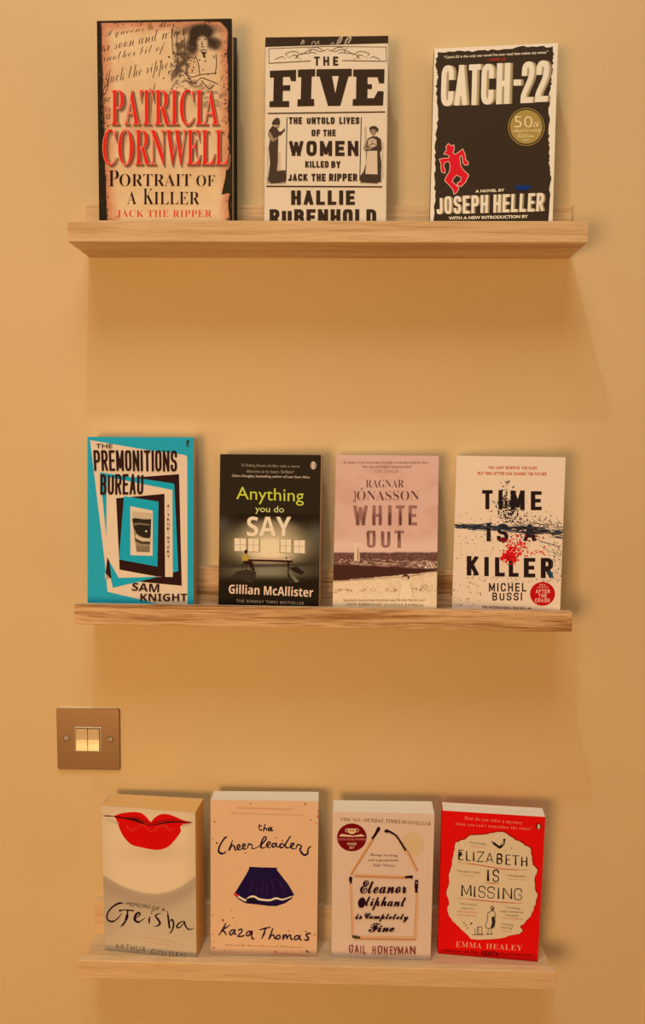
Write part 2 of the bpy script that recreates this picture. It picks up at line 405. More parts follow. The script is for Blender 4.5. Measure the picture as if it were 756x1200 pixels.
        at.data.foreach_set('color', np.concatenate([col, np.ones((len(col), 1))], 1).ravel())
        me.materials.append(INK); o = bpy.data.objects.new(name, me); C.objects.link(o); o.parent = s.cover
        if label: o['label'] = label
    def finish(s):
        for name, d in s.all.items():
            if not d['v']: continue
            me = bpy.data.meshes.new(name); me.from_pydata(d['v'], [], d['f'])
            at = me.color_attributes.new('ink', 'FLOAT_COLOR', 'CORNER'); cc = []
            for p, c in zip(me.polygons, d['c']): cc += [*c, 1.0]*p.loop_total
            at.data.foreach_set('color', cc); me.materials.append(INK)
            # all print faces the reader
            bm = bmesh.new(); bm.from_mesh(me)
            for f in bm.faces:
                if f.normal.y > 0: f.normal_flip()
            bm.to_mesh(me); bm.free()
            o = bpy.data.objects.new(name, me); C.objects.link(o); o.parent = s.cover
            if d['label']: o['label'] = d['label']
            if name in ('ink_specks', 'splash_print', 'red_splash_print', 'engraving_print', 'review_lettering', 'quote_lettering', 'torn_panel'): o['kind'] = 'stuff'

# ------------------------------------------------------------------ books
POSE = {
'cornwell':((-0.19419, -0.05555, 0.01561, 0.03121, -0.01979, -0.00618, 0.16287, 0.25044, 0.04220, 0.04219),(116.4, 273.8, 272.2, 272.7, 271.7, 21.7, 113.5, 24.5)),
'five':((-0.00068, -0.05311, 0.01672, 0.06467, -0.02004, -0.00279, 0.14816, 0.23538, 0.03336, 0.03337),(309.4, 274.0, 452.5, 273.5, 455.2, 41.9, 311.2, 43.9)),
'catch':((0.19976, -0.05056, 0.01737, 0.05916, -0.09978, 0.00463, 0.14583, 0.22430, 0.02698, 0.02699),(503.5, 276.4, 647.2, 273.9, 654.0, 50.9, 509.1, 57.5)),
'premon':((-0.23175, -0.04858, -0.44730, 0.07342, 0.03205, -0.00439, 0.13504, 0.21678, 0.02692, 0.02694),(102.5, 711.1, 226.7, 711.4, 227.1, 512.6, 102.5, 511.9)),
'anything':((-0.06797, -0.05108, -0.44752, 0.07303, -0.08163, -0.00321, 0.12924, 0.19656, 0.02826, 0.02826),(255.9, 712.4, 373.6, 715.7, 376.2, 533.1, 258.0, 532.2)),
'white':((0.07876, -0.05920, -0.44665, 0.15557, -0.08345, -0.00132, 0.13028, 0.19805, 0.02103, 0.02102),(389.8, 714.9, 511.6, 718.7, 514.3, 534.1, 394.0, 532.9)),
'time':((0.23156, -0.05246, -0.44861, 0.05380, -0.20687, 0.00246, 0.13273, 0.19823, 0.02661, 0.02661),(529.6, 715.5, 656.2, 723.1, 663.0, 535.9, 535.2, 533.9)),
'geisha':((-0.22363, -0.04880, -0.91654, -0.03315, -0.10706, 0.00635, 0.12636, 0.20425, 0.03204, 0.03751),(123.2, 1112.4, 230.3, 1123.4, 228.8, 952.5, 119.0, 943.9)),
'cheer':((-0.07265, -0.04604, -0.91703, 0.00727, 0.01575, 0.00143, 0.14154, 0.21344, 0.02693, 0.02843),(246.9, 1118.8, 371.4, 1120.5, 373.4, 939.2, 246.8, 937.5)),
'eleanor':((0.08318, -0.04631, -0.91754, -0.05633, -0.01190, -0.00253, 0.13104, 0.20745, 0.02934, 0.03180),(388.6, 1121.7, 504.4, 1125.0, 509.3, 954.0, 389.9, 951.3)),
'elizabeth':((0.22568, -0.03885, -0.91788, -0.06283, -0.08810, 0.00253, 0.13091, 0.20638, 0.02205, 0.02255),(513.2, 1117.4, 630.2, 1127.0, 639.2, 957.6, 518.5, 950.0)),

}
def rx(a): return Matrix.Rotation(a, 3, 'X')
def hexa(bm, w, h, f0, f1, y0, y1, x0=None, x1=None, z0=0, z1=None, bev=0):
    """slab between planes; f/y = (left, right) depth of the front and back face"""
    x0 = -w/2 if x0 is None else x0; x1 = w/2 if x1 is None else x1; z1 = h if z1 is None else z1
    t = lambda x, ab: ab[0]+(ab[1]-ab[0])*(x/w+.5)
    b2 = bmesh.new()
    vs = [b2.verts.new((x, t(x, ab), z)) for z in (z0, z1) for ab in ((f0, f1), (y0, y1)) for x in (x0, x1)]
    for f in ((0, 1, 5, 4), (1, 3, 7, 5), (3, 2, 6, 7), (2, 0, 4, 6), (4, 5, 7, 6), (0, 2, 3, 1)): b2.faces.new([vs[i] for i in f])
    bmesh.ops.recalc_face_normals(b2, faces=b2.faces[:])
    if bev: bmesh.ops.bevel(b2, geom=b2.edges[:], offset=bev, segments=2, affect='EDGES')
    me = bpy.data.meshes.new('tmp'); b2.to_mesh(me); b2.free(); bm.from_mesh(me); bpy.data.meshes.remove(me)
def book(key, name, label, cover, pages, back=None, spine=None, hard=False, rough=.45, group=None):
    (x, y, z, lean, yaw, roll, w, h, t0, t1), quad = POSE[key]
    root = empty(name, label, 'book', 'books on the %s ledge' % ('top' if z > -.2 else 'middle' if z > -.6 else 'lowest'))
    R = Matrix.Rotation(yaw, 3, 'Z')@rx(-lean)@Matrix.Rotation(roll, 3, 'Y')
    root.location = (x, y, z); root.rotation_euler = R.to_euler()
    rough = .6; cm = mat(name+'_cover_card', cover, rough, 0, .15); bmt = mat(name+'_back_card', back or cover, rough, 0, .3); sm = mat(name+'_spine_card', spine or cover, rough, 0, .15)
    ct = .0028 if hard else .0004; ins = .004 if hard else .0001
    bm = bmesh.new(); hexa(bm, w, h, 0, 0, ct, ct, bev=.0009 if hard else 0); fc = obj('front_cover', bm, cm, root)
    bm = bmesh.new(); hexa(bm, w, h, t0-ct, t1-ct, t0, t1, bev=.0009 if hard else 0); obj('back_cover', bm, bmt, root)
    bm = bmesh.new(); hexa(bm, w, h, ct, ct, t0-ct, t1-ct, x0=-w/2+.0006, x1=w/2-ins, z0=ins, z1=h-ins); obj('page_block', bm, page_mat(name+'_page_edges', pages), root)
    # spine: gently rounded strip closing the left side
    bm = bmesh.new(); n = 8; rows = []
    for k in range(n+1):
        a = k/n; bul = (.0022 if hard else .0007)*math.sin(math.pi*a)
        rows.append([bm.verts.new((-w/2-bul+dx, .0002+a*(t0-.0004), zz)) for zz in (0, h) for dx in (0, .0008)])
    for p, q in zip(rows, rows[1:]):
        for i, j in ((0, 2), (2, 3), (3, 1), (1, 0)): bm.faces.new((p[i], p[j], q[j], q[i]))
    bm.faces.new([rows[0][i] for i in (0, 1, 3, 2)]); bm.faces.new([rows[-1][i] for i in (0, 2, 3, 1)])
    bmesh.ops.recalc_face_normals(bm, faces=bm.faces[:])
    sp = obj('spine', bm, sm, root)
    P = Print(fc, w, h, quad); P.root = root; P.spine = sp; P.t = t0
    return P
def spine_marks(P, marks):
    """coloured lettering bars on the spine: (z0, z1, a0, a1, colour)"""
    d = dict(v=[], f=[], c=[])
    for z0, z1, a0, a1, c in marks:
        b = len(d['v'])
        for zz, a in ((z0, a0), (z0, a1), (z1, a1), (z1, a0)):
            d['v'].append((-P.w/2-.0007*math.sin(math.pi*a)-.00012-(.0016*math.sin(math.pi*a) if P.t > .03 else 0), a*P.t, zz*P.h))
        d['f'].append((b, b+1, b+2, b+3)); d['c'].append(c)
    me = bpy.data.meshes.new('spine_print'); me.from_pydata(d['v'], [], d['f'])
    at = me.color_attributes.new('ink', 'FLOAT_COLOR', 'CORNER'); cc = []
    for c in d['c']: cc += [*c, 1.0]*4
    at.data.foreach_set('color', cc); me.materials.append(INK)
    o = bpy.data.objects.new('spine_print', me); C.objects.link(o); o.parent = P.spine; o['kind'] = 'stuff'
CREAM, BLACK = K(216, 178, 138), K(44, 30, 18)
PAGE = K(238, 202, 154)

# ================================================================== top ledge
# --- hardback with a dark jacket, scorched paper and red capitals
P = book('cornwell', 'hardback_book', 'hardback with black-edged scorched-paper cover and tall red author lettering, left on the top ledge',
         K(44, 32, 18), K(205, 165, 115), hard=True, rough=.4)
P.view(110, 20, 4.447)
def paper(X, Y):
    base = np.zeros(X.shape+(3,))+np.array((214, 163, 106.))
    L_ = 34+.030*Y+7*fbm(Y/40, X*0+3, 1); R_ = 697+.018*Y-10*fbm(Y/35, X*0+9, 4); T_ = 27+9*fbm(X/60, Y*0, 7)-.012*X
    base = mixc(base, (222, 172, 116), sstep(.3, .7, fbm(X/90, Y/90, 11)))
    ed = np.minimum(np.minimum(X-L_, R_-X), Y-T_)
    base = mixc(base, (196, 104, 62), (1-sstep(0, 70, ed+30*fbm(X/30, Y/30, 5)-12))*.75)
    base = mixc(base, (196, 118, 78), sstep(.55, .75, fbm(X/130, Y/130, 21))*.35)
    # engraving of a seated figure, upper right
    hair = np.exp(-(((X-560)/60)**2+((Y-92)/52)**2)**2)+np.exp(-(((X-512)/34)**2+((Y-150)/52)**2)**2)*.9+np.exp(-(((X-628)/40)**2+((Y-140)/34)**2)**2)*.9
    hair += np.exp(-(((X-560)/110)**2+((Y-66)/30)**2)**2)*.55
    base = mixc(base, (52, 34, 20), np.clip(hair*(.75+.5*fbm(X/12, Y/12, 8)), 0, .95))
    grey = np.exp(-(((X-462)/42)**2+((Y-215)/80)**2)**2)+np.exp(-(((X-430)/34)**2+((Y-300)/44)**2)**2)*.7+np.exp(-(((X-440)/26)**2+((Y-120)/70)**2)**2)*.6
    base = mixc(base, (84, 58, 38), np.clip(grey*(.2+1.1*sstep(.35, .62, fbm(X/14, Y/14, 31))), 0, .85))
    base = mixc(base, (122, 84, 56), np.clip(np.exp(-(((X-520)/90)**2+((Y-345)/26)**2)**2)*sstep(.4, .6, fbm(X/16, Y/10, 41)), 0, .7))
    base = mixc(base, (110, 76, 50), np.clip(np.exp(-(((X-600)/80)**2+((Y-420)/60)**2)**2)*sstep(.45, .6, fbm(X/22, Y/14, 47)), 0, .5))
    shirt = np.exp(-(((X-590)/62)**2+((Y-240)/62)**2)**2)
    base = mixc(base, (212, 166, 114), shirt*.95)
    face = np.exp(-(((X-566)/29)**2+((Y-134)/36)**2)**3)
    base = mixc(base, (206, 160, 112), face)
    # black border, chipped
    out = 1-sstep(-2, 2, ed)
    cn = sstep(0, 4, (X-655)-(Y-25)*.95) ; out = np.maximum(out, cn)
    chip = sstep(.62, .68, fbm(X/9, Y/9, 13))*(1-sstep(10, 26, ed)); out = np.maximum(out, chip*.8)
    base = mixc(base, (42, 30, 17), out)
    base = mixc(base, (94, 74, 44), out*sstep(.6, .72, fbm(X/30, Y/30, 63))*.35)
    return base
P.grid('cover_picture', paper, 150, 'scorched letter paper with a faded engraved figure, framed in black')
P.piece('handwriting_print', 'faded cursive handwriting')
hc = K(96, 62, 36)
P.text('I queens & Wor', ((60, 70), (420, 14), (424, 62), (62, 118)), hc, SCRIPT, -.012)
P.text('or soon and when', ((36, 128), (482, 30), (488, 92), (40, 182)), hc, SCRIPT, -.012)
P.text('another bit of', ((36, 196), (374, 128), (378, 188), (40, 254)), hc, SCRIPT, -.012)
P.text('Jack the ripper', ((46, 282), (406, 200), (412, 292), (54, 384)), hc, SCRIPT, -.012)
P.line([(62, 318), (74, 338), (70, 372), (56, 404), (50, 378), (78, 346)], 5, hc)
for t, y in (('we', 432), ('cer', 484), ('ca', 520), ('le', 562)): P.text(t, (42, y-16, 88, y+12), hc, SCRIPT, -.01)
P.text('ol', (286, 345, 322, 400), hc, SCRIPT, -.01); P.text('f', (386, 338, 430, 420), hc, SCRIPT, -.01)
P.piece('engraving_print', 'engraved seated figure with dark hair')
ic = K(70, 46, 28)
for pts in ([(552, 176), (574, 170), (590, 178)], [(560, 182), (574, 196), (586, 184), (572, 190)], [(545, 120), (556, 118)], [(574, 118), (586, 116)],
            [(566, 126), (562, 142), (570, 144)], [(558, 156), (576, 154)], [(530, 200), (545, 245), (552, 300)], [(636, 190), (640, 240), (632, 300)],
            [(470, 290), (510, 312), (560, 300), (640, 292)], [(478, 330), (520, 345), (560, 318), (600, 330), (650, 350)], [(500, 250), (480, 290), (500, 330)],
            [(405, 60), (412, 190)], [(430, 70), (436, 200)], [(470, 60), (474, 180)], [(620, 200), (632, 215)], [(560, 330), (600, 372), (628, 352)]):
    P.line(pts, 4.5, ic)
P.poly([(564, 180), (576, 180), (584, 214), (570, 210)], ic)
P.dots(90, lambda: P.rnd.gauss(470, 45), lambda: P.rnd.gauss(250, 55), (2, 6), K(88, 60, 38))
P.dots(60, lambda: P.rnd.uniform(660, 704), lambda: P.rnd.uniform(60, 570), (1.5, 4), K(90, 50, 30))
P.view(110, 140, 4.447)
P.piece('torn_corner_print'); P.poly([(690, 262), (722, 258), (722, 394), (700, 384), (666, 392), (676, 345), (684, 310)], K(48, 36, 20))
P.line([(716, 40), (706, 90), (718, 150), (704, 200), (716, 260)], 12, K(44, 30, 18)); P.line([(712, 395), (706, 440), (714, 520)], 12, K(44, 30, 18))
P.piece('author_lettering', 'tall condensed red serif capitals with a soft drop shadow')
for nm, q in (('PATRICIA', (88, -158, 650, 32)), ('CORNWELL', (45, 50, 702, 240))):
    for k, dx in ((0, 13), (1, 9)):
        P.text(nm, (q[0]+dx, q[1]+dx, q[2]+dx-2, q[3]+dx), K(168-k*50, 122-k*52, 76-k*30), SERIF, .018-k*.012)
    P.lay += 1; P.text(nm, q, K(238, 128, 92), SERIF, 0)
    P.lay += 1; P.text(nm, (q[0]+3, q[1]+3, q[2]-1, q[3]-2), K(222, 34, 20), SERIF, -.016)
P.piece('title_lettering')
tc_ = K(44, 20, 16)
for t, q in (('P', (78, 266, 131, 348)), ('ORTRAIT', (134, 284, 508, 348)), ('OF', (535, 290, 632, 348)), ('A', (174, 375, 222, 441)), ('K', (258, 361, 312, 442)), ('ILLER', (314, 378, 552, 442))):
    P.text(t, q, tc_, SERIF, -.013)
P.piece('subtitle_lettering', 'small red capitals along the foot')
P.text('JACK THE RIPPER', (118, 472, 615, 512), K(212, 62, 34), SERIF, -.012, 1.08)
P.finish()

# --- cream jacket with huge slab capitals
P = book('five', 'hardback_book', 'cream hardback with huge black slab title and two engraved figures, middle of the top ledge',
         K(222, 184, 140), PAGE, hard=True, rough=.55)
ik = K(58, 38, 22)
P.view(306, 36, 4.909)
P.piece('jacket_band', 'dark band with cut-off pale script along the top edge')
P.poly([(-10, 30), (20, 5), (760, 5), (760, 72), (400, 82), (30, 94), (10, 94)], ik)
sc_ = K(178, 146, 108)
P.piece('band_script')
for pts, w in (([(230, 80), (236, 62), (246, 56), (244, 78)], 6), ([(290, 82), (296, 66), (310, 62), (314, 80), (330, 60), (332, 80)], 4), ([(438, 80), (442, 62), (456, 40), (466, 36), (462, 52), (450, 74)], 8),
               ([(484, 80), (488, 60), (506, 38), (516, 38), (512, 54), (500, 74)], 9), ([(400, 80), (412, 68), (424, 80)], 4)):
    P.line(pts, w, sc_)
P.piece('ornament_print', 'thin ruled frame with scrolling flourishes')
fl = K(96, 68, 44)
for pts in ([(44, 104), (380, 90), (722, 94)], [(44, 104), (46, 186)], [(720, 94), (722, 176)]): P.line(pts, 3.5, fl, False)
P.line([(44, 188), (286, 174)], 5, fl, False); P.line([(466, 172), (722, 176)], 5, fl, False)
for s in (-1, 1):
    X = lambda v: 382+s*v
    for pts in ([(0, 104), (20, 116), (60, 96), (100, 100)], [(4, 110), (40, 120), (80, 108), (120, 120), (150, 140)], [(120, 96), (96, 112), (110, 130), (150, 132), (180, 150), (150, 166)],
                [(150, 140), (172, 124), (206, 120), (240, 134), (226, 148)], [(230, 158), (190, 140), (170, 150), (190, 160)], [(240, 160), (262, 150), (290, 160), (306, 168)], [(110, 130), (80, 126), (60, 132)]):
        P.line([(X(a), b_) for a, b_ in pts], [1.5, 4, 4, 2], fl)
P.piece('title_lettering', 'giant black slab-serif capitals')
P.block('T', (305, 149, 338, 201), ik, .34, .2); P.block('H', (358, 149, 392, 201), ik, .34, .22); P.block('E', (414, 149, 444, 201), ik, .4, .22)
for pts in ([(50, 231), (202, 225), (201, 291), (173, 291), (165, 266), (126, 267), (126, 315), (168, 313), (168, 346), (126, 346), (124, 405), (162, 405), (162, 440), (48, 441), (49, 406), (70, 405), (73, 270), (51, 271)],
            [(212, 224), (312, 221), (311, 263), (292, 264), (288, 392), (306, 394), (306, 434), (209, 436), (210, 396), (228, 394), (231, 267), (212, 268)],
            [(319, 222), (522, 219), (522, 262), (503, 264), (456, 433), (385, 433), (336, 264), (318, 263)],
            [(530, 223), (711, 221), (709, 303), (679, 303), (670, 268), (613, 268), (613, 308), (638, 308), (638, 336), (613, 336), (612, 389), (650, 388), (672, 348), (706, 349), (702, 431), (526, 432), (528, 394), (546, 393), (548, 265), (530, 264)]):
    P.poly(pts, ik)
P.lay += 1; P.poly([(409, 262), (447, 262), (427, 360)], K(222, 184, 140))
P.view(306, 130, 4.909)
P.piece('rule_print')
P.line([(38, 15), (714, 6)], 7, ik, False); P.line([(30, 434), (697, 437)], 8, ik, False)
P.line([(149, 38), (143, 402)], 5, ik, False); P.line([(577, 36), (568, 400)], 5, ik, False)
P.piece('subtitle_lettering')
for t, q, st, gp in (('THE', (160, 37, 236, 76), .43, .2), ('UNTOLD', (263, 37, 424, 76), .43, .2), ('LIVES', (450, 36, 566, 76), .43, .22), ('OF', (290, 108, 341, 146), .43, .22), ('THE', (357, 108, 430, 146), .43, .2),
                     ('WOMEN', (161, 173, 560, 260), .36, .3), ('KILLED', (254, 289, 389, 327), .43, .2), ('BY', (404, 289, 457, 328), .43, .2),
                     ('JACK', (156, 362, 268, 404), .43, .2), ('THE', (290, 362, 372, 405), .43, .2), ('RIPPER', (391, 361, 554, 405), .43, .2)):
    P.block(t, q, ik, st, .24, gp)
P.piece('author_lettering')
P.block('HALLIE', (173, 458, 540, 541), ik, .42, .22, .28); P.block('RUBENHOLD', (49, 566, 663, 655), ik, .42, .22, .24)
P.piece('policeman_print', 'engraved policeman in profile')
gk = K(74, 52, 34); hk = K(150, 116, 82)
P.poly([(62, 70), (72, 52), (88, 40), (104, 42), (110, 66), (108, 80), (66, 82)], gk); P.poly([(84, 82), (106, 82), (104, 96), (88, 100)], hk)
P.poly([(46, 112), (66, 86), (90, 96), (104, 120), (116, 120), (136, 100), (138, 112), (112, 142), (100, 142), (98, 200), (96, 300), (88, 360), (96, 400), (120, 412), (60, 418), (40, 398), (52, 300), (44, 210), (52, 160), (40, 140)], gk)
P.poly([(40, 130), (52, 120), (74, 160), (96, 150), (98, 160), (70, 178), (50, 168)], hk)
P.poly([(80, 345), (140, 342), (142, 408), (86, 412), (92, 384)], gk)
for k in range(14): P.line([(92, 240+k*9), (112+3*(k % 2), 242+k*9)], 2, hk, False)
for k in range(22): P.line([(34+k*5, 380+6*(k % 3)), (36+k*5, 424-3*(k % 4))], 2, gk, False)
for k in range(12): P.line([(34, 210+k*15), (44, 222+k*15)], 2, hk, False)
P.piece('woman_print', 'engraved woman in an apron')
P.poly([(622, 100), (636, 88), (660, 88), (676, 104), (674, 124), (664, 118), (654, 134), (640, 138), (628, 122)], gk)
P.poly([(632, 108), (656, 106), (662, 128), (650, 144), (634, 134)], hk)
P.poly([(596, 214), (614, 160), (640, 146), (668, 148), (690, 164), (694, 220), (684, 240), (692, 300), (690, 400), (668, 418), (580, 412), (566, 380), (590, 350), (604, 300), (604, 236)], gk)
P.lay += 1; P.poly([(610, 232), (668, 230), (670, 366), (600, 364)], K(212, 172, 128)); P.poly([(616, 168), (640, 156), (664, 168), (666, 200), (640, 214), (612, 204)], K(196, 156, 112))
P.poly([(590, 208), (636, 214), (632, 226), (588, 218)], hk)
P.lay += 1
P.line([(616, 204), (640, 190), (664, 196)], 4, gk); P.line([(640, 160), (638, 200)], 2.5, gk); P.line([(672, 170), (680, 210), (656, 214)], 4, gk)
for k in range(26): P.line([(572+k*4.6, 372+P.rnd.uniform(-6, 10)), (572+k*4.8, 414+P.rnd.uniform(-6, 4))], 2.2, gk, False)
for k in range(26): P.line([(694, 180+k*8), (704+P.rnd.uniform(-4, 4), 188+k*8)], 1.8, hk, False); P.line([(594+P.rnd.uniform(-5, 5), 96+k*5), (608, 92+k*6)], 1.8, hk, False)
P.finish()
spine_marks(P, [(z, z+.05, .25, .7, ik) for z in (.12, .2, .3, .42, .5, .62, .72)]+[(.9, .985, 0, 1, ik)])

# --- dark cover with torn cream border
P = book('catch', 'paperback_book', 'dark brown paperback with torn cream border and big cream title, right on the top ledge',
         K(236, 204, 158), PAGE, spine=K(52, 36, 24), rough=.5)
P.view(500, 48, 4.725)
P.piece('torn_panel', 'dark torn-edged panel inside the cream border')
def ragged(pts, n, amp, rnd):
    out = []
    for i, p in enumerate(pts):
        q = pts[(i+1) % len(pts)]
        for k in range(n):
            t = k/n; out.append((p[0]+(q[0]-p[0])*t+rnd.uniform(-amp, amp), p[1]+(q[1]-p[1])*t+rnd.uniform(-amp, amp)))
    return out
P.poly(ragged([(62, 62), (300, 58), (540, 34), (704, 36), (698, 170), (682, 300), (676, 500), (680, 640), (686, 760), (668, 1100), (30, 1100), (46, 860), (44, 640), (62, 420), (54, 250), (64, 200), (50, 150)], 11, 5.5, P.rnd), K(60, 42, 26))
P.piece('quote_lettering')
P.text('"Catch-22 is the only war novel I\'ve ever read that makes any sense."', ((97, 86), (672, 56), (672, 76), (97, 104)), K(230, 196, 150), SANS_BI, .01)
P.piece('reviewer_lettering', 'small red capitals'); P.text('— HARPER LEE', ((324, 102), (438, 95), (438, 109), (324, 116)), K(190, 44, 28), SANS_B)
P.piece('title_lettering', 'condensed cream capitals with tan side shadow')
tl_ = (('C', 81, 158, 139, 366), ('A', 155, 236, 137, 362), ('T', 232, 306, 134, 360), ('C', 303, 380, 131, 357), ('H', 387, 470, 127, 354), ('-', 481, 528, 216, 250), ('2', 525, 602, 118, 348), ('2', 605, 684, 112, 342))
for dx, c in ((15, K(158, 126, 82)), (8, K(176, 144, 96)), (0, K(238, 206, 158))):
    for ch, x0, x1, y0, y1 in tl_:
        if ch == '-': P.poly([(x0+dx, y0+1), (x1+dx-6, y0), (x1+dx-6, y1), (x0+dx, y1+1)], c)
        else:
            y0 += (dx > 0)*1; lean = 6 if x0 < 500 else 12
            P.block(ch, ((x0+dx+lean*.5, y0), (x1+dx-9+lean*.5, y0-3), (x1+dx-9-lean*.5, y1-3), (x0+dx-lean*.5, y1)), c, .41, .14, 0, .9)
    P.lay += 1
P.piece('badge_print', 'round gold anniversary badge')
gd = K(168, 128, 58)
P.blob(552, 479, 90, 94, gd, 44); P.ring(552, 479, 99, 4, gd, 60, 1.04)
P.view(500, 150, 4.725)
P.piece('badge_lettering'); bc = K(232, 204, 140)
P.text('50', (486, -62, 586, 0), bc, SERIF, -.014); P.text('th', ((592, -30), (622, -34), (620, -6), (590, -2)), bc, SCRIPT)
P.text('Anniversary', ((478, 4), (632, -2), (630, 30), (476, 36)), bc, SCRIPT, -.006); P.text('Edition', ((505, 34), (592, 30), (592, 54), (505, 58)), bc, SCRIPT, -.006)
P.line([(530, 66), (542, 74), (548, 64), (556, 74), (566, 66)], 2.5, bc)
P.piece('dancer_print', 'small bright red leaping figure')
man = [(122, 90), (133, 104), (150, 99), (152, 120), (144, 140), (155, 151), (172, 143), (200, 122), (212, 150), (216, 182), (230, 193), (228, 206), (212, 208), (202, 194), (200, 166), (194, 152), (182, 166), (188, 214), (202, 235), (232, 264), (216, 300), (192, 326), (170, 320), (174, 306), (188, 300), (194, 276), (165, 262), (146, 284), (140, 300), (162, 320), (178, 336), (166, 360), (152, 368), (148, 345), (120, 312), (102, 295), (108, 278), (130, 240), (132, 208), (124, 186), (100, 194), (92, 215), (102, 234), (99, 252), (85, 246), (80, 225), (82, 205), (72, 178), (95, 172), (122, 172), (128, 160), (112, 148), (98, 147), (112, 124), (108, 108)]
P.line(man+[man[0]], 7, K(236, 170, 130), False); P.lay += 1; P.poly(man, K(214, 26, 34))
P.piece('author_lettering')
P.text('A NOVEL BY', ((269, 346), (432, 339), (432, 355), (269, 362)), K(232, 198, 150), SANS_B, .03)
q = [(54, 384), (652, 362), (646, 464), (56, 482)]
P.block('JOSEPH HELLER', [(a+9, b_+1) for a, b_ in q], K(150, 118, 76), .37, .16, .25, .8, .5); P.lay += 1
P.block('JOSEPH HELLER', q, K(236, 204, 156), .37, .16, .25, .8, .5)
P.text('WITH A NEW INTRODUCTION BY', ((122, 494), (562, 484), (562, 502), (122, 512)), K(232, 198, 150), SANS_B, .03)
P.piece('blue_smudge', 'small dark blue smudge'); P.poly(ragged([(488, 322), (580, 322), (578, 336), (545, 352), (505, 350)], 5, 4, P.rnd), K(28, 46, 92))
P.finish()
spine_marks(P, [(.62, .9, .25, .7, K(150, 120, 84)), (.35, .55, .3, .7, K(150, 40, 28)), (.0, .3, 0, 1, K(216, 184, 140)), (.95, 1, 0, 1, K(60, 40, 26))])

# ================================================================== middle ledge
# --- turquoise cover with nested tilted frames
P = book('premon', 'paperback_book', 'turquoise paperback with nested cream and black tilted frames around an eye',
         K(26, 148, 162), K(214, 168, 118), back=K(222, 180, 134), rough=.5)
P.view(80, 500, 4.447)
cr = K(222, 182, 140); bk_ = K(48, 20, 14); bl = K(26, 148, 162)
P.piece('frame_print', 'crooked nested frames in cream, black and turquoise')
for pts, c in (([(114, 70), (330, 108), (440, 126), (600, 146), (613, 150), (620, 160), (622, 960), (540, 960), (205, 860), (190, 700), (136, 250)], cr),
               ([(300, 268), (578, 247), (592, 829), (350, 806), (192, 791), (203, 684)], bk_),
               ([(165, 238), (553, 297), (574, 752), (440, 790), (232, 840), (199, 580)], bl),
               ([(200, 350), (203, 262), (543, 330), (545, 783), (462, 783), (263, 788), (199, 672), (199, 560)], cr),
               ([(222, 791), (462, 781), (370, 808), (232, 838)], bl),
               ([(250, 373), (502, 350), (505, 784), (460, 780), (268, 745)], bk_),
               ([(291, 362), (471, 391), (465, 729), (265, 692)], bl),
               ([(324, 414), (441, 438), (440, 673), (325, 670)], cr)):
    P.poly(pts, c); P.lay += 1
P.poly([(192, 760), (199, 792), (228, 795), (222, 791), (192, 791)], cr)
P.piece('eye_print', 'black and white photograph strip of an eye')
for pts, c in (([(333, 478), (434, 482), (426, 655), (356, 652), (344, 560)], K(146, 120, 84)), ([(336, 440), (436, 452), (434, 482), (333, 478)], K(196, 162, 120)),
               ([(335, 480), (350, 476), (400, 484), (432, 482), (430, 574), (410, 582), (380, 572), (356, 556), (340, 520)], K(44, 34, 22)),
               ([(340, 504), (370, 500), (425, 508), (424, 516), (370, 510), (344, 516)], K(120, 98, 66)),
               ([(352, 560), (380, 578), (425, 584), (428, 598), (384, 596), (352, 582)], K(206, 172, 128)),
               ([(346, 580), (384, 600), (428, 600), (426, 612), (380, 610), (350, 594)], K(66, 52, 34)),
               ([(356, 622), (424, 626), (422, 652), (358, 650)], K(128, 102, 70))):
    P.poly(pts, c); P.lay += 1
P.blob(407, 545, 5, 5, K(236, 214, 180), 12)
P.view(98, 505, 5.4)
P.piece('title_lettering', 'tall condensed black capitals')
P.text('THE', (78, 82, 184, 110), bk_, SANS_B, .0)
P.block('PREMONITIONS', [(62, 122), (592, 124), (592, 258), (68, 252)], bk_, .36, .12, .2, .8); P.block('BUREAU', [(106, 274), (380, 272), (378, 402), (106, 404)], bk_, .36, .12, .2, .8)
P.text('ff', (650, 58, 670, 96), bk_, SERIF, .01)
P.piece('author_lettering'); P.view(98, 605, 5.4)
P.text('SAM', ((310, 420), (480, 428), (478, 482), (306, 470)), bk_, SANS_H); P.text('KNIGHT', (360, 489, 656, 536), bk_, SANS_H)
P.piece('side_lettering', 'tiny capitals running down a cream strip')
for k, ch in enumerate('A-TRUE-STORY'):
    y = -69+k*29.0
    if ch == '-': P.blob(536, y+3, 3, 3, bk_, 8)
    else: P.text(ch, (529, y-6, 545, y+11), bk_, SANS_B, .01)
P.finish()

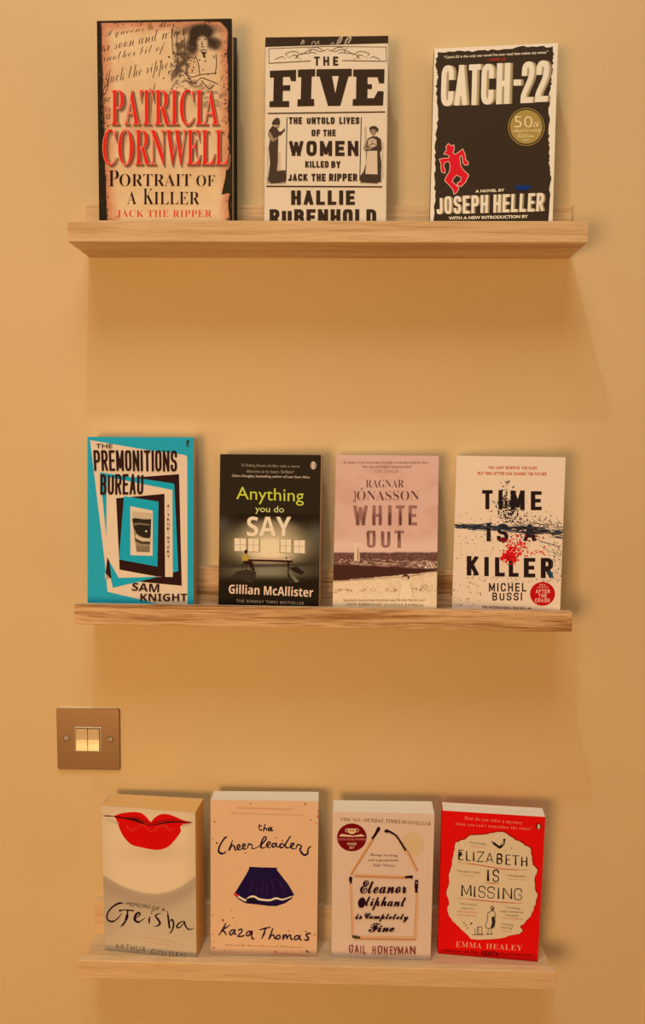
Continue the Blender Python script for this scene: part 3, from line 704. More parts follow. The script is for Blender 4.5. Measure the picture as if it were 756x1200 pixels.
# --- black cover with a lit room
P = book('anything', 'paperback_book', 'black paperback with yellow-green and glowing white title above a lit room',
         K(36, 25, 13), K(218, 172, 116), rough=.4)
P.view(252, 615, 5.815)
def room(X, Y):
    c = np.zeros(X.shape+(3,))+np.array((36, 25, 13.))
    wall = np.exp(-(((X-375)/330)**2+((Y-130)/150)**2)*1.1)*(1-sstep(285, 298, Y+.02*X))*sstep(-60, 60, Y)
    c = mixc(c, (128, 108, 74), np.clip(wall*1.5, 0, 1))
    glow = np.exp(-(((X-375)/190)**2+((Y-160)/105)**2)**1.3)*(1-sstep(285, 298, Y+.02*X))
    c = mixc(c, (232, 198, 146), np.clip(glow*1.15, 0, .96))
    g2 = np.exp(-(((X-370)/185)**2+((Y-20)/62)**2)**2); c = mixc(c, (196, 160, 116), np.clip(g2*.62, 0, 1))
    side = np.exp(-((X-40)/70)**2)*np.exp(-((Y+5)/60)**2)+np.exp(-((X-690)/50)**2)*np.exp(-((Y-60)/80)**2); c = mixc(c, (96, 92, 78), side*.55)
    fl = sstep(285, 298, Y+.02*X)*(1-sstep(330, 410, Y)); c = mixc(c, (140, 124, 92), fl*np.exp(-((X-360)/300)**2)*.9)
    c = mixc(c, (60, 48, 34), np.exp(-((Y+.02*X-284)/11)**2)*.85)
    c = mixc(c, (33, 23, 12), sstep(330, 415, Y))
    return c
P.grid('room_picture', room, 120, 'dim room with a glowing back wall', region=(0, 1, 0, .62))
P.piece('scene_print', 'windows, a long table and a seated figure')
wn, wb = K(234, 204, 152), K(150, 122, 84)
for x0, x1, y0, y1 in ((134, 212, 92, 180), (226, 300, 94, 184), (446, 520, 98, 190), (538, 612, 104, 194)):
    P.poly([(x0-6, y0-3), (x1+8, y0), (x1+8, y1+4), (x0-6, y1+2)], wb); P.lay += 1; P.poly([(x0, y0), (x1, y0+2), (x1, y1), (x0, y1-2)], wn); P.lay += 1
    P.line([((x0+x1)/2, y0), ((x0+x1)/2, y1)], 3, wb, False); P.line([(x0, (y0+y1)/2), (x1, (y0+y1)/2)], 2.5, wb, False)
dk = K(48, 20, 12)
P.poly([(228, 236), (300, 222), (505, 228), (530, 246), (240, 244)], K(206, 160, 122)); P.poly([(226, 234), (530, 242), (528, 256), (230, 246)], dk)
P.poly([(494, 250), (506, 250), (504, 320), (496, 320)], dk); P.poly([(245, 245), (252, 245), (256, 300), (250, 300)], dk)
P.poly([(200, 178), (212, 168), (222, 176), (220, 194), (204, 198)], K(40, 18, 12)); P.poly([(186, 220), (200, 196), (220, 200), (232, 222), (250, 228), (238, 240), (196, 250), (184, 240)], K(178, 138, 58))
P.poly([(192, 246), (232, 244), (256, 254), (272, 312), (256, 316), (240, 276), (214, 270), (196, 268)], dk); P.line([(190, 262), (188, 306)], 4, dk, False); P.line([(214, 268), (214, 306)], 4, dk, False); P.line([(240, 262), (240, 320)], 4, dk, False)
P.poly([(482, 222), (490, 220), (494, 236), (484, 236)], dk)
P.poly([(150, 318), (215, 304), (282, 322), (270, 380), (240, 396), (110, 350)], K(56, 44, 30)); P.poly([(506, 294), (560, 284), (610, 326), (590, 340), (540, 322)], K(46, 26, 18)); P.poly([(496, 322), (510, 322), (575, 386), (548, 394)], K(120, 104, 76)); P.poly([(492, 322), (502, 322), (540, 398), (505, 396)], K(52, 40, 28))
P.piece('glow_title_lettering', 'glowing off-white capitals')
P.text('SAY', (218, -56, 520, 78), K(246, 214, 166), SANS_H, .0)
P.piece('author_lettering', 'pinkish cream bold lettering')
P.text('Gillian McAllister', ((96, 404), (670, 428), (668, 492), (94, 468)), K(230, 182, 142), SANS_H, .0)
P.text('THE SUNDAY TIMES BESTSELLER', ((146, 508), (608, 526), (608, 544), (146, 528)), K(176, 140, 104), SANS, .01, 1.3)
P.view(252, 525, 5.815)
P.piece('title_lettering', 'yellow-green thin sans lettering')
P.text('Anything', ((146, 264), (606, 282), (606, 394), (146, 376)), K(196, 188, 58), SANS, .0)
P.text('you do', ((276, 392), (472, 396), (470, 454), (274, 450)), K(200, 190, 104), SANS, .006)
P.piece('quote_lettering')
P.text("'A Sliding Doors thriller with a moral", ((178, 106), (576, 116), (576, 140), (178, 132)), K(150, 122, 92), SANS, .01)
P.text("dilemma at its heart. Brilliant'", ((214, 148), (540, 152), (540, 174), (214, 168)), K(150, 122, 92), SANS, .01)
P.text('Claire Douglas, bestselling author of Last Seen Alive', ((116, 180), (646, 190), (646, 212), (116, 202)), K(208, 172, 136), SANS_B, .0)
P.piece('publisher_badge', 'oval with a small penguin')
P.blob(671, 119, 19, 27, K(226, 180, 140), 24); P.lay += 1; P.blob(671, 119, 14, 22, K(60, 40, 28), 20); P.lay += 1
P.poly([(666, 98), (675, 98), (679, 116), (677, 138), (665, 138), (661, 118)], K(232, 190, 150)); P.line([(668, 104), (672, 122), (669, 136)], 3, K(180, 90, 40))
P.finish()

# --- dusty pink cover with a snowy coast
P = book('white', 'paperback_book', 'dusty pink paperback with smoky title above a lighthouse and snowy shore',
         K(214, 158, 126), PAGE, rough=.5)
P.view(386, 615, 5.642)
def coast(X, Y):
    c = np.zeros(X.shape+(3,))+np.array((212, 158, 128.))
    c = mixc(c, (204, 146, 116), sstep(.4, .7, fbm(X/140, Y/90, 3))*.8)
    c = mixc(c, (222, 174, 140), np.exp(-((Y-150)/60)**2)*.8)
    h = 184+8*fbm(X/50, X*0, 5)-4
    n = fbm(X/9, Y/7, 17)
    hill = sstep(h-6, h+6, Y); c = mixc(c, (98, 58, 44), hill)
    c = mixc(c, (150, 104, 82), hill*sstep(.5, .62, n)*.6)
    shore = sstep(238, 244, Y+.02*X-6)*(1-sstep(262, 284, Y-.05*X+14)); c = mixc(c, (196, 150, 116), shore*sstep(.38, .6, fbm(X/30, Y/5, 23)))
    sea = sstep(256, 266, Y-.055*X+6*vnoise(X/60, X*0, 3)); c = mixc(c, (72, 36, 24), sea)
    snow = sstep(-3, 3, Y-(372-.088*X+5*vnoise(X/18, X*0, 6)-(X > 560)*((X-560)*.04)))
    c = mixc(c, (228, 188, 140), snow); c = mixc(c, (196, 148, 108), snow*sstep(.56, .66, fbm(X/12, Y/6, 29))*.55*(1-sstep(380, 430, Y)))
    c = mixc(c, (150, 104, 72), snow*np.exp(-((Y-(440-.02*X))/14)**2)*sstep(.5, .6, fbm(X/12, Y/10, 37))*.9)
    c = mixc(c, (216, 170, 124), snow*sstep(.5, .7, fbm(X/40, Y/60, 39))*.5)
    return c
P.grid('coast_picture', coast, 150, 'pink sky, dark sea and snow-covered ground')
P.piece('landscape_print', 'white tower and a lone figure in the snow')
P.poly([(162, 240), (168, 150), (174, 128), (192, 128), (196, 150), (202, 240)], K(222, 180, 138)); P.lay += 1
P.poly([(186, 152), (192, 152), (192, 236), (184, 236)], K(140, 96, 74)); P.blob(182, 126, 16, 10, K(226, 180, 144), 16)
P.blob(505, 348, 26, 20, K(70, 42, 30), 20); P.lay += 1; P.blob(500, 360, 22, 18, K(214, 172, 126), 20)
P.poly([(478, 368), (524, 372), (548, 440), (556, 490), (455, 490), (462, 430)], K(232, 192, 144)); P.line([(538, 392), (548, 440), (556, 488)], 3, K(170, 124, 90)); P.line([(474, 396), (464, 450), (454, 490)], 3, K(190, 144, 106))
P.line([(30, 380), (200, 362), (400, 350), (540, 338), (712, 312)], [2, 5, 3, 5, 2], K(150, 106, 78))
P.dots(60, lambda: P.rnd.uniform(60, 430), lambda: P.rnd.uniform(225, 250), (1.5, 4), K(204, 158, 124)); P.dots(25, lambda: P.rnd.uniform(590, 700), lambda: P.rnd.uniform(262, 284), (2, 6), K(226, 184, 144))
P.dots(18, lambda: P.rnd.uniform(600, 650), lambda: P.rnd.uniform(398, 414), (1.5, 3), K(120, 80, 54))
P.piece('title_lettering', 'smoke-brown fading capitals')
for wd, y0, y1, xs in (('OUT', 38, 152, ((247, 306), (342, 404), (430, 494))), ('WHITE', -128, 4, ((158, 254), (285, 348), (388, 412), (440, 498), (524, 580)))):
    for ch, (x0, x1) in zip(wd, xs):
        P.block(ch, (x0, y0, x1, y1), K(150, 98, 78), .36 if ch != 'I' else 1, .15)
P.lay += 1
for wd, y0, y1, xs, up in (('OUT', 38, 110, ((247, 306), (342, 404), (430, 494)), 0), ('WHITE', -80, 4, ((165, 247), (285, 348), (388, 412), (440, 498), (524, 580)), 1)):
    for (x0, x1), ch in zip(xs, wd):
        for k in range(16):
            x = P.rnd.uniform(x0, x1-4); st = 20
            segs = {'H': ((x0, x0+18), (x1-18, x1)), 'E': ((x0, x0+18),), 'T': (((x0+x1)/2-9, (x0+x1)/2+9),), 'I': ((x0+2, x1-2),), 'O': ((x0, x0+16), (x1-16, x1)), 'U': ((x0, x0+16), (x1-16, x1)), 'W': ((x0+12, x0+30), (x1-30, x1-12))}[ch]
            a, b_ = segs[k % len(segs)]; x = P.rnd.uniform(a, b_-2)
            ya, yb = (y0+P.rnd.uniform(0, 14), y1-P.rnd.uniform(0, 40)) if not up else (y0+P.rnd.uniform(-10, 30), y1-P.rnd.uniform(0, 10))
            P.line([(x, ya), (x, yb)], [2, 5, 2], K(98, 52, 40), False)
P.piece('author_lettering', 'thin dark brown capitals')
P.view(386, 525, 5.642)
P.text('RAGNAR', (242, 210, 494, 262), K(104, 60, 44), SERIF, -.015); 
P.text('J', (158, 284, 178, 360), K(104, 60, 44), SERIF, -.015); P.text('ONASSON', (182, 282, 594, 346), K(104, 60, 44), SERIF, -.015); P.line([(206, 276), (222, 264)], 5, K(96, 54, 40), False)
P.piece('quote_lettering')
qc = K(112, 70, 52)
P.text("'A classic crime story seen through a uniquely Icelandic lens ...", (92, 86, 668, 108), qc, SANS_B, -.01); P.text("first rate and highly recommended'", (216, 114, 544, 136), qc, SANS_B, -.01)
P.text('LEE CHILD', (304, 144, 456, 162), K(150, 104, 80), SANS, .0, 1.2)
P.view(386, 615, 5.642)
P.text("'Jonasson's books have breathed new life into Nordic noir'", (92, 488, 636, 510), qc, SANS_B, -.01); P.text('JAKE KERRIDGE, SUNDAY EXPRESS', ((110, 516), (622, 524), (622, 544), (110, 534)), K(132, 102, 70), SANS, .01, 1.2)
P.finish()

# --- cream cover with ink splash
P = book('time', 'paperback_book', 'cream paperback with black block title split by a black and red ink splash',
         K(228, 188, 148), PAGE, rough=.5)
P.view(526, 530, 5.324)
tk = K(40, 22, 18)
P.piece('title_lettering', 'heavy black block capitals')
for ch, (x0, x1, y0, y1) in zip('TIMEIA', ((208, 274, 236, 356), (310, 336, 236, 358), (386, 474, 238, 360), (512, 580, 243, 362), (236, 262, 440, 546), (466, 545, 448, 552))):
    if (ch, x0) == ('I', 236): P.block('I', (236, 440, 262, 556), tk, 1, .2)
    elif ch == 'A': P.block('A', (466, 448, 545, 556), tk, .34, .2)
    else: P.block(ch, (x0, y0, x1, y1), tk, 1 if ch == 'I' else .38, .19)
P.block('S', (300, 446, 372, 560), tk, .34, .18)
P.view(526, 620, 5.324)
for ch, q in (('K', (112, 168, 186, 290)), ('I', (222, 174, 250, 294)), ('L', (288, 176, 350, 296)), ('L', (374, 178, 436, 298)), ('E', (468, 180, 540, 302)), ('R', (574, 180, 652, 306))):
    P.block(ch, q, tk, 1 if ch == 'I' else .4, .2)
P.poly([(612, 262), (650, 270), (650, 306), (632, 302)], K(30, 62, 72)); P.poly([(160, 262), (186, 290), (150, 290)], K(34, 60, 64)); P.poly([(640, 200), (652, 214), (650, 236), (640, 240)], K(40, 44, 46))
P.piece('author_lettering')
for t, q in (('MICHEL', (250, 336, 484, 390)), ('BUSSI', (272, 396, 458, 446))): P.block(t, q, K(58, 34, 26), .28, .17, .42)
P.piece('splash_print', 'black ink splash with a water line across the cover')
sk = [K(34, 26, 26), K(46, 62, 74), K(46, 34, 30)]
g = P.rnd
for k in range(110):
    x0 = g.uniform(8, 700); ln = g.uniform(60, 230); yc = lambda x: -22+.052*x; wd = 14+26*(x0/700)
    o_ = g.gauss(0, wd*.5); P.line([(x0, yc(x0)+o_), (x0+ln*.33, yc(x0+ln*.33)+o_+g.uniform(-6, 6)), (x0+ln*.66, yc(x0+ln*.66)+o_+g.uniform(-7, 7)), (x0+ln, yc(x0+ln)+o_+g.uniform(-6, 6))], [.8, g.uniform(2, 7), g.uniform(1.5, 6), .8], g.choice(sk))
P.line([(8, -32), (80, -22), (190, -8), (300, 10), (420, 20), (700, 30)], [9, 8, 5, 4, 5, 3], sk[0])
P.line([(560, 100), (620, 132), (680, 160), (706, 166)], [1, 2, 2, 1], sk[1]); P.line([(520, 60), (600, 84), (700, 110)], [1, 5, 3], sk[1])
P.dots(190, lambda: g.gauss(370, 46), lambda: -170+g.expovariate(1/34)-10, (1.5, 5), sk[0], lambda x, y: y < -40)
P.dots(220, lambda: g.gauss(370, 30), lambda: g.gauss(-140, 52), (1.5, 6), sk[0], lambda x, y: y < -20)
P.dots(130, lambda: g.gauss(430, 90), lambda: g.gauss(-55, 26), (1.5, 5), sk[0]); P.dots(60, lambda: g.uniform(560, 700), lambda: g.gauss(-30, 16), (1.5, 4), sk[0])
P.dots(16, lambda: g.uniform(320, 365), lambda: g.uniform(-310, -230), (2, 4), sk[0])
P.dots(150, lambda: g.uniform(20, 700), lambda: g.gauss(60, 70), (1.2, 3.5), K(70, 50, 40)); P.dots(110, lambda: g.uniform(640, 705), lambda: g.uniform(80, 330), (1.2, 3.5), K(90, 70, 54))
P.dots(60, lambda: g.uniform(20, 200), lambda: g.uniform(330, 480), (1.2, 3.5), K(70, 50, 40)); P.dots(90, lambda: g.uniform(110, 690), lambda: g.uniform(290, 330), (1.2, 3), K(60, 60, 56))
P.piece('red_splash_print', 'bright red droplets')
rd = K(208, 20, 24)
P.dots(70, lambda: g.gauss(375, 22), lambda: g.gauss(172, 22), (4, 13), rd); P.dots(70, lambda: g.gauss(430, 36), lambda: g.gauss(100, 26), (2, 9), rd); P.dots(36, lambda: g.uniform(430, 620), lambda: g.gauss(140, 12), (2, 6), rd); P.dots(26, lambda: g.uniform(320, 440), lambda: g.uniform(190, 226), (2, 5), rd)
P.dots(40, lambda: g.gauss(490, 60), lambda: g.gauss(50, 22), (2, 6), K(130, 20, 26)); P.blob(340, 70, 24, 16, K(120, 20, 26), 12, .3)
P.piece('quote_lettering', 'small red capitals')
P.view(526, 530, 5.324)
P.block("YOU CANT REWRITE THE PAST", ((246, 86), (550, 90), (550, 108), (246, 104)), K(196, 60, 44), .28, .2, .3, .5, .7); P.block('BUT ONE LETTER CAN CHANGE THE FUTURE', ((182, 121), (610, 126), (610, 146), (182, 140)), K(196, 60, 44), .28, .2, .3, .5, .7)
P.view(526, 620, 5.324)
P.block('THE INTERNATIONAL BESTSELLER', ((207, 478), (516, 490), (516, 504), (207, 494)), K(120, 60, 46), .28, .2, .3, .5, .7)
P.piece('round_sticker', 'round red sticker with cream capitals')
P.blob(585, 404, 78, 74, K(186, 12, 16), 44); P.lay += 1
sl = K(238, 160, 130)
P.text('FROM THE', (566, 342, 604, 354), sl, SANS_B); P.text('AUTHOR OF', (552, 358, 622, 368), sl, SANS_B)
for t, q in (('AFTER', (542, 376, 632, 400)), ('THE', (560, 404, 612, 427)), ('CRASH', (538, 432, 630, 457))): P.block(t, q, sl, .28, .2, .3)
P.finish()

# ================================================================== lowest ledge
# --- pale face with red lips
P = book('geisha', 'paperback_book', 'paperback with bright red lips on a pale chin, standing at the left end',
         K(196, 160, 118), K(226, 160, 86), rough=.42)
P.view(116, 925, 5.815)
def chin(X, Y):
    c = np.zeros(X.shape+(3,))+np.array((196, 162, 124.))
    c = mixc(c, (174, 142, 108), np.exp(-((X-40)/110)**2)*sstep(500, 620, Y)*.6)
    yb = 712-np.where(X < 385, .00103, .00165)*(X-385)**2
    face = 1-sstep(yb-12, yb+8, Y)
    c = mixc(c, (168, 134, 102), (1-face)*np.exp(-((Y-yb-50)/70)**2)*.75); c = mixc(c, (204, 168, 122), sstep(880, 1180, Y)*.8)
    c = mixc(c, (224, 184, 136), face)
    c = mixc(c, (196, 156, 114), face*np.exp(-(((Y-(430+.0002*(X-390)**2))/60)**2))*np.exp(-((X-380)/220)**2)*.45)
    c = mixc(c, (206, 168, 128), face*(1-sstep(100, 240, Y))*.7); c = mixc(c, (200, 162, 120), face*sstep(560, 660, X)*.5)
    c = mixc(c, (204, 168, 128), face*np.exp(-((X-30)/60)**2)*.5)
    # fingers-like grey streaks at the bottom left edge
    return c
P.grid('face_picture', chin, 90, 'pale powdered chin and throat')
P.piece('lips_print', 'glossy bright red lips')
rl = K(208, 10, 6)
up = [(100, 182), (150, 164), (210, 156), (260, 156), (300, 168), (330, 196), (354, 220), (372, 200), (400, 180), (430, 169), (470, 170), (520, 186), (560, 204), (600, 218), (636, 224)]
lo = [(636, 228), (560, 248), (557, 290), (520, 342), (484, 382), (450, 402), (410, 412), (360, 410), (300, 398), (240, 384), (205, 365), (170, 325), (150, 290), (134, 252), (118, 205)]
P.poly([tuple(v) for v in spline(up)]+[tuple(v) for v in spline(lo)], rl)
P.piece('mouth_line_print', 'dark line between the lips')
P.line([(24, 180), (60, 181), (100, 184), (170, 196), (230, 204), (270, 218), (300, 232), (350, 246), (400, 238), (470, 224), (540, 222), (600, 222), (640, 228)], [3, 8, 6, 10, 16, 20, 12, 4, 6, 10, 12, 10, 8, 3], K(64, 12, 10))
P.line([(180, 182), (250, 192), (300, 214), (350, 236), (400, 222), (480, 208), (560, 212)], [2, 10, 14, 8, 12, 9, 2], K(150, 14, 10))
for k in range(22):
    x = 190+k*15; y = 250+20*math.sin(k*.7)+14*(1-abs(x-350)/170); P.line([(x, y-14+P.rnd.uniform(-6, 6)), (x+4, y+6), (x+2, y+16+P.rnd.uniform(-6, 8))], [1, 4, 1], K(232, 66, 50))
for k in range(9): P.line([(60+k*9, 196+k*3), (66+k*9, 220+k*3)], 2.5, K(168, 140, 110)); P.line([(572+k*7, 236-k), (566+k*7, 262-2*k)], 2.5, K(168, 140, 110))
P.view(116, 1025, 5.815)
P.piece('title_lettering', 'dark calligraphic brush script')
gc = K(38, 12, 18)
for pts, w in (([(170, 196), (140, 194), (100, 214), (66, 250), (54, 288), (66, 312), (96, 318), (130, 296), (156, 262)], [4, 10, 8, 8, 8, 9, 6, 4]), ([(136, 246), (170, 240), (210, 242), (238, 246)], [9, 5, 7, 8]), ([(196, 246), (190, 290), (172, 330), (144, 358)], [8, 14, 9, 3]),
               ([(238, 300), (262, 288), (280, 268), (268, 258), (250, 276), (244, 304), (262, 322), (290, 312), (318, 290)], [3, 5, 8, 9, 12, 14, 10, 5, 3]), ([(348, 284), (342, 310), (344, 332)], [6, 9, 7]), ([(356, 262), (362, 268)], [5, 5]),
               ([(424, 264), (400, 268), (386, 282), (404, 306), (416, 330), (400, 348), (372, 350)], [3, 6, 8, 11, 10, 7, 3]), ([(466, 246), (472, 290), (478, 340), (482, 366)], [4, 9, 10, 9]), ([(480, 330), (494, 306), (506, 318), (508, 350), (496, 384), (478, 402)], [3, 8, 9, 9, 7, 3]),
               ([(584, 318), (562, 320), (536, 340), (532, 358), (548, 360), (570, 340), (584, 322), (588, 344), (604, 368), (628, 372), (650, 358)], [5, 6, 8, 9, 6, 5, 6, 8, 7, 5, 2])):
    P.line(pts, [v*1.35 for v in w], gc)
P.piece('subtitle_lettering', 'thin grey capitals')
P.text('MEMOIRS', ((188, 184), (350, 206), (348, 232), (184, 210)), K(74, 56, 46), SANS, .0); P.text('OF A', ((362, 212), (456, 226), (452, 252), (358, 240)), K(74, 56, 46), SANS, .0); P.line([(378, 226), (372, 246), (358, 254), (352, 244)], 3, K(74, 56, 46))
P.piece('author_lettering', 'thin widely spaced grey capitals')
P.text('ARTHUR', ((112, 464), (320, 492), (316, 528), (110, 500)), K(112, 92, 66), SANS, -.01, 1.3); P.text('GOLDEN', ((356, 504), (590, 536), (588, 576), (354, 544)), K(112, 92, 66), SANS, -.01, 1.3)
P.piece('pink_streaks_print', 'faint pink streaks'); P.line([(180, 434), (330, 430), (460, 450), (580, 482)], [1, 4, 5, 2], K(218, 160, 118)); P.line([(300, 452), (430, 470), (540, 500)], [1, 4, 2], K(216, 160, 120))
P.finish()

# --- peach cover with navy skirt
P = book('cheer', 'paperback_book', 'peach paperback with a navy pleated skirt and inky handwritten title',
         K(222, 166, 116), K(240, 206, 156), rough=.5)
nv = K(34, 14, 38)
P.view(242, 922, 5.4)
P.piece('title_lettering', 'dark purple brush handwriting')
for pts, w in (([(336, 234), (334, 262), (342, 276), (352, 268)], 5), ([(328, 250), (352, 246)], 5), ([(372, 234), (360, 278), (370, 262), (380, 264), (382, 278)], 5), ([(394, 272), (408, 262), (400, 256), (390, 268), (396, 280), (406, 276), (414, 262), (412, 278), (424, 276)], 5),
               ([(134, 316), (118, 322), (98, 348), (80, 384), (78, 410), (94, 422), (116, 418), (122, 404)], [4, 8, 7, 8, 9, 10, 6, 3]),
               ([(166, 336), (156, 366), (144, 398), (158, 378), (170, 370), (178, 382), (182, 400), (196, 394)], [4, 7, 8, 5, 6, 8, 6, 4]),
               ([(196, 394), (212, 380), (206, 366), (196, 376), (198, 394), (212, 398), (232, 386)], [4, 6, 7, 8, 7, 5, 4]), ([(232, 386), (244, 374), (240, 362), (230, 370), (232, 390), (246, 394), (262, 384)], [4, 6, 7, 8, 7, 5, 4]),
               ([(262, 384), (266, 364), (280, 364), (290, 372), (288, 390), (304, 390), (330, 378)], [5, 7, 7, 5, 5, 4, 4]),
               ([(330, 380), (352, 362), (374, 336), (378, 320), (366, 318), (352, 342), (344, 374), (352, 388), (376, 380)], [4, 6, 7, 6, 6, 8, 9, 6, 4]),
               ([(376, 380), (396, 366), (404, 352), (392, 350), (382, 368), (390, 384), (408, 382)], [4, 6, 6, 7, 8, 6, 4]), ([(440, 362), (424, 358), (414, 372), (424, 382), (438, 368), (442, 358), (444, 378), (460, 382)], [5, 7, 8, 7, 6, 7, 6, 4]),
               ([(492, 366), (476, 360), (464, 372), (472, 386), (490, 376), (510, 346), (528, 318), (536, 312)], [5, 7, 8, 7, 6, 7, 6, 3]), ([(500, 364), (504, 384), (520, 386), (536, 376)], [5, 7, 5, 4]),
               ([(536, 378), (550, 370), (552, 358), (540, 360), (534, 378), (546, 392), (566, 390)], [4, 6, 7, 8, 8, 6, 4]), ([(566, 392), (576, 368), (590, 368), (602, 378), (592, 396), (604, 420), (622, 432), (640, 422), (642, 400), (652, 382), (668, 380)], [5, 7, 6, 6, 8, 9, 9, 8, 7, 6, 3])):
    P.line(pts, [v*1.45 for v in w] if hasattr(w, '__len__') else w*1.45, nv)
P.piece('quote_lettering', 'tiny red capitals')
P.text('"Dark, intricately plotted and impossible to put down"', ((194, 124), (548, 134), (548, 152), (194, 142)), K(206, 92, 62), SANS_B, -.01); P.text('KAREN M. MCMANUS, New York Times bestselling author of One of Us Is Lying', ((152, 162), (608, 174), (608, 186), (152, 174)), K(196, 110, 74), SANS, .0)
P.view(242, 1020, 5.4)
P.piece('skirt_print', 'navy skirt with a white wavy hem')
P.poly([(268, -8), (446, -4), (480, 40), (520, 92), (556, 154), (540, 178), (500, 206), (440, 226), (390, 224), (330, 216), (250, 208), (206, 184), (172, 152), (196, 116), (226, 66), (254, 20)], K(32, 16, 50))
P.poly([(268, -8), (272, -24), (340, -20), (446, -18), (446, -4)], K(32, 16, 50)); P.lay += 1
P.line([(182, 148), (214, 172), (256, 190), (264, 172), (300, 164), (336, 182), (400, 188), (440, 176), (480, 184), (520, 172), (556, 158)], [12, 12, 12, 8, 12, 13, 12, 12, 10, 8, 4], K(234, 202, 164)); P.lay += 1
P.poly([(252, 182), (272, 174), (308, 182), (324, 200), (290, 204), (254, 202)], K(26, 12, 22)); P.poly([(170, 152), (188, 144), (206, 156), (196, 168)], K(214, 40, 36))
for x0, y0, x1, y1 in ((300, 20, 262, 170), (350, 30, 346, 176), (400, 20, 430, 168), (380, 60, 372, 180), (440, 40, 500, 160), (320, 90, 306, 160)): P.line([(x0, y0), ((x0+x1)/2+6, (y0+y1)/2), (x1, y1)], [1, 5, 2], K(58, 34, 66))
P.piece('author_lettering', 'dark purple brush handwriting')
for pts, w in (([(122, 332), (106, 368), (78, 410)], [5, 8, 5]), ([(148, 344), (120, 364), (98, 376), (112, 386), (126, 408)], [4, 6, 5, 7, 5]), ([(176, 376), (158, 378), (146, 398), (156, 408), (172, 390), (180, 376), (178, 400), (190, 404)], 6),
               ([(200, 380), (218, 370), (226, 382), (210, 402), (200, 416), (222, 416), (240, 410)], 6), ([(284, 384), (264, 386), (252, 404), (264, 414), (282, 398), (290, 384), (286, 412), (290, 430), (304, 432)], 6),
               ([(336, 376), (370, 366), (406, 358)], [5, 7, 5]), ([(374, 366), (364, 400), (350, 432)], [6, 8, 5]), ([(420, 366), (408, 400), (396, 432), (410, 412), (426, 408), (430, 426), (440, 434)], 6), ([(450, 410), (440, 424), (450, 434), (466, 424), (462, 410), (450, 410)], 6),
               ([(488, 404), (484, 434), (496, 412), (506, 408), (508, 430), (520, 412), (532, 410), (534, 432), (548, 436)], 6), ([(584, 412), (566, 414), (556, 430), (568, 438), (584, 424), (592, 412), (590, 436), (604, 438)], 6), ([(660, 396), (636, 402), (632, 412), (646, 426), (640, 440), (620, 438)], 7), ([(272, 390), (290, 396)], 6), ([(626, 384), (632, 388)], 6)):
    P.line(pts, [v*1.45 for v in w] if hasattr(w, '__len__') else w*1.45, nv)
P.blob(276, 400, 8, 9, K(196, 30, 40), 10, .2)
P.piece('caption_lettering', 'tiny slanted line'); P.text('Author of The Darkest Corners and Little Monsters', ((112, 464), (606, 480), (606, 494), (112, 478)), K(150, 96, 56), SCRIPT, .0)
P.piece('ink_specks', 'scattered red and dark specks')
spk = [K(206, 40, 30), K(110, 50, 40), K(150, 60, 40)]
for (x, y, r) in ((50, -310, 7), (66, -174, 8), (708, -342, 8), (440, -208, 5), (480, -190, 6), (104, 314, 8), (436, 514, 7), (638, 512, 8), (44, 488, 6), (40, 402, 4), (684, 406, 5), (112, 508, 4), (38, 280, 4), (160, 252, 4), (168, 300, 4), (280, -424, 4), (624, -422, 5), (660, -318, 4), (706, -376, 5), (694, -298, 5), (590, 466, 3), (520, 380, 5), (76, -378, 3), (40, -200, 4), (248, -110, 5), (46, 455, 3), (652, 522, 4), (628, 504, 4)):
    P.blob(x, y, r, r*.8, P.rnd.choice(spk), 8, .35, P.rnd.uniform(0, 3))
P.line([(400, 536), (500, 526), (600, 534), (690, 552)], [1, 2, 2, 2], spk[0])
P.finish()

# --- cream cover with matchstick house
P = book('eleanor', 'paperback_book', 'cream paperback with a house of matchsticks around its brush-lettered title',
         K(218, 176, 142), K(240, 206, 156), rough=.5)
P.view(384, 930, 5.815)
P.piece('pale_disc', 'pale tan disc'); P.blob(578, 346, 78, 86, K(212, 170, 118), 30, .01)
P.piece('award_badge', 'round maroon award badge')
P.blob(165, 298, 101, 95, K(118, 10, 14), 44); P.lay += 1
bd = K(226, 180, 136)
P.poly([(134, 238), (196, 238), (190, 264), (176, 274), (156, 274), (140, 264)], bd); P.ring(132, 250, 11, 4, bd, 16); P.ring(200, 250, 11, 4, bd, 16); P.lay += 1; P.poly([(142, 244), (188, 244), (184, 260), (146, 260)], K(196, 142, 84))
P.poly([(76, 290), (96, 274), (160, 284), (166, 288), (232, 276), (254, 290), (166, 294)], bd); P.text('COSTA BOOK AWARDS', (70, 304, 262, 318), K(206, 120, 96), SANS_B); P.text('WINNER', (132, 334, 198, 350), bd, SANS_B, .01); P.text('2017', (148, 358, 180, 376), bd, SANS_B, .01)
P.piece('strapline_lettering')
sk_ = K(120, 76, 56)
P.text('THE NO.1', ((84, 162), (244, 170), (244, 192), (84, 184)), sk_, SERIF, -.01, 1.1); P.text('SUNDAY TIMES', ((256, 168), (498, 178), (492, 202), (250, 192)), sk_, SERIF, .0, 1.1); P.text('BESTSELLER', ((506, 180), (704, 194), (702, 218), (504, 204)), sk_, SERIF, -.01, 1.1)
P.piece('blurb_lettering')
P.text('Funny, touching', ((290, 404), (480, 410), (478, 436), (290, 430)), K(90, 50, 38), SCRIPT, .0); P.text('and unpredictable', ((276, 442), (484, 444), (484, 470), (276, 466)), K(90, 50, 38), SCRIPT, .0); P.text('Jojo Moyes', ((308, 476), (460, 480), (460, 502), (308, 498)), K(90, 50, 38), SERIF, -.01)
P.piece('matchstick_print', 'burnt matchsticks arranged as a house outline')
mt, ms, mb = K(226, 160, 106), K(186, 120, 74), K(40, 12, 12)
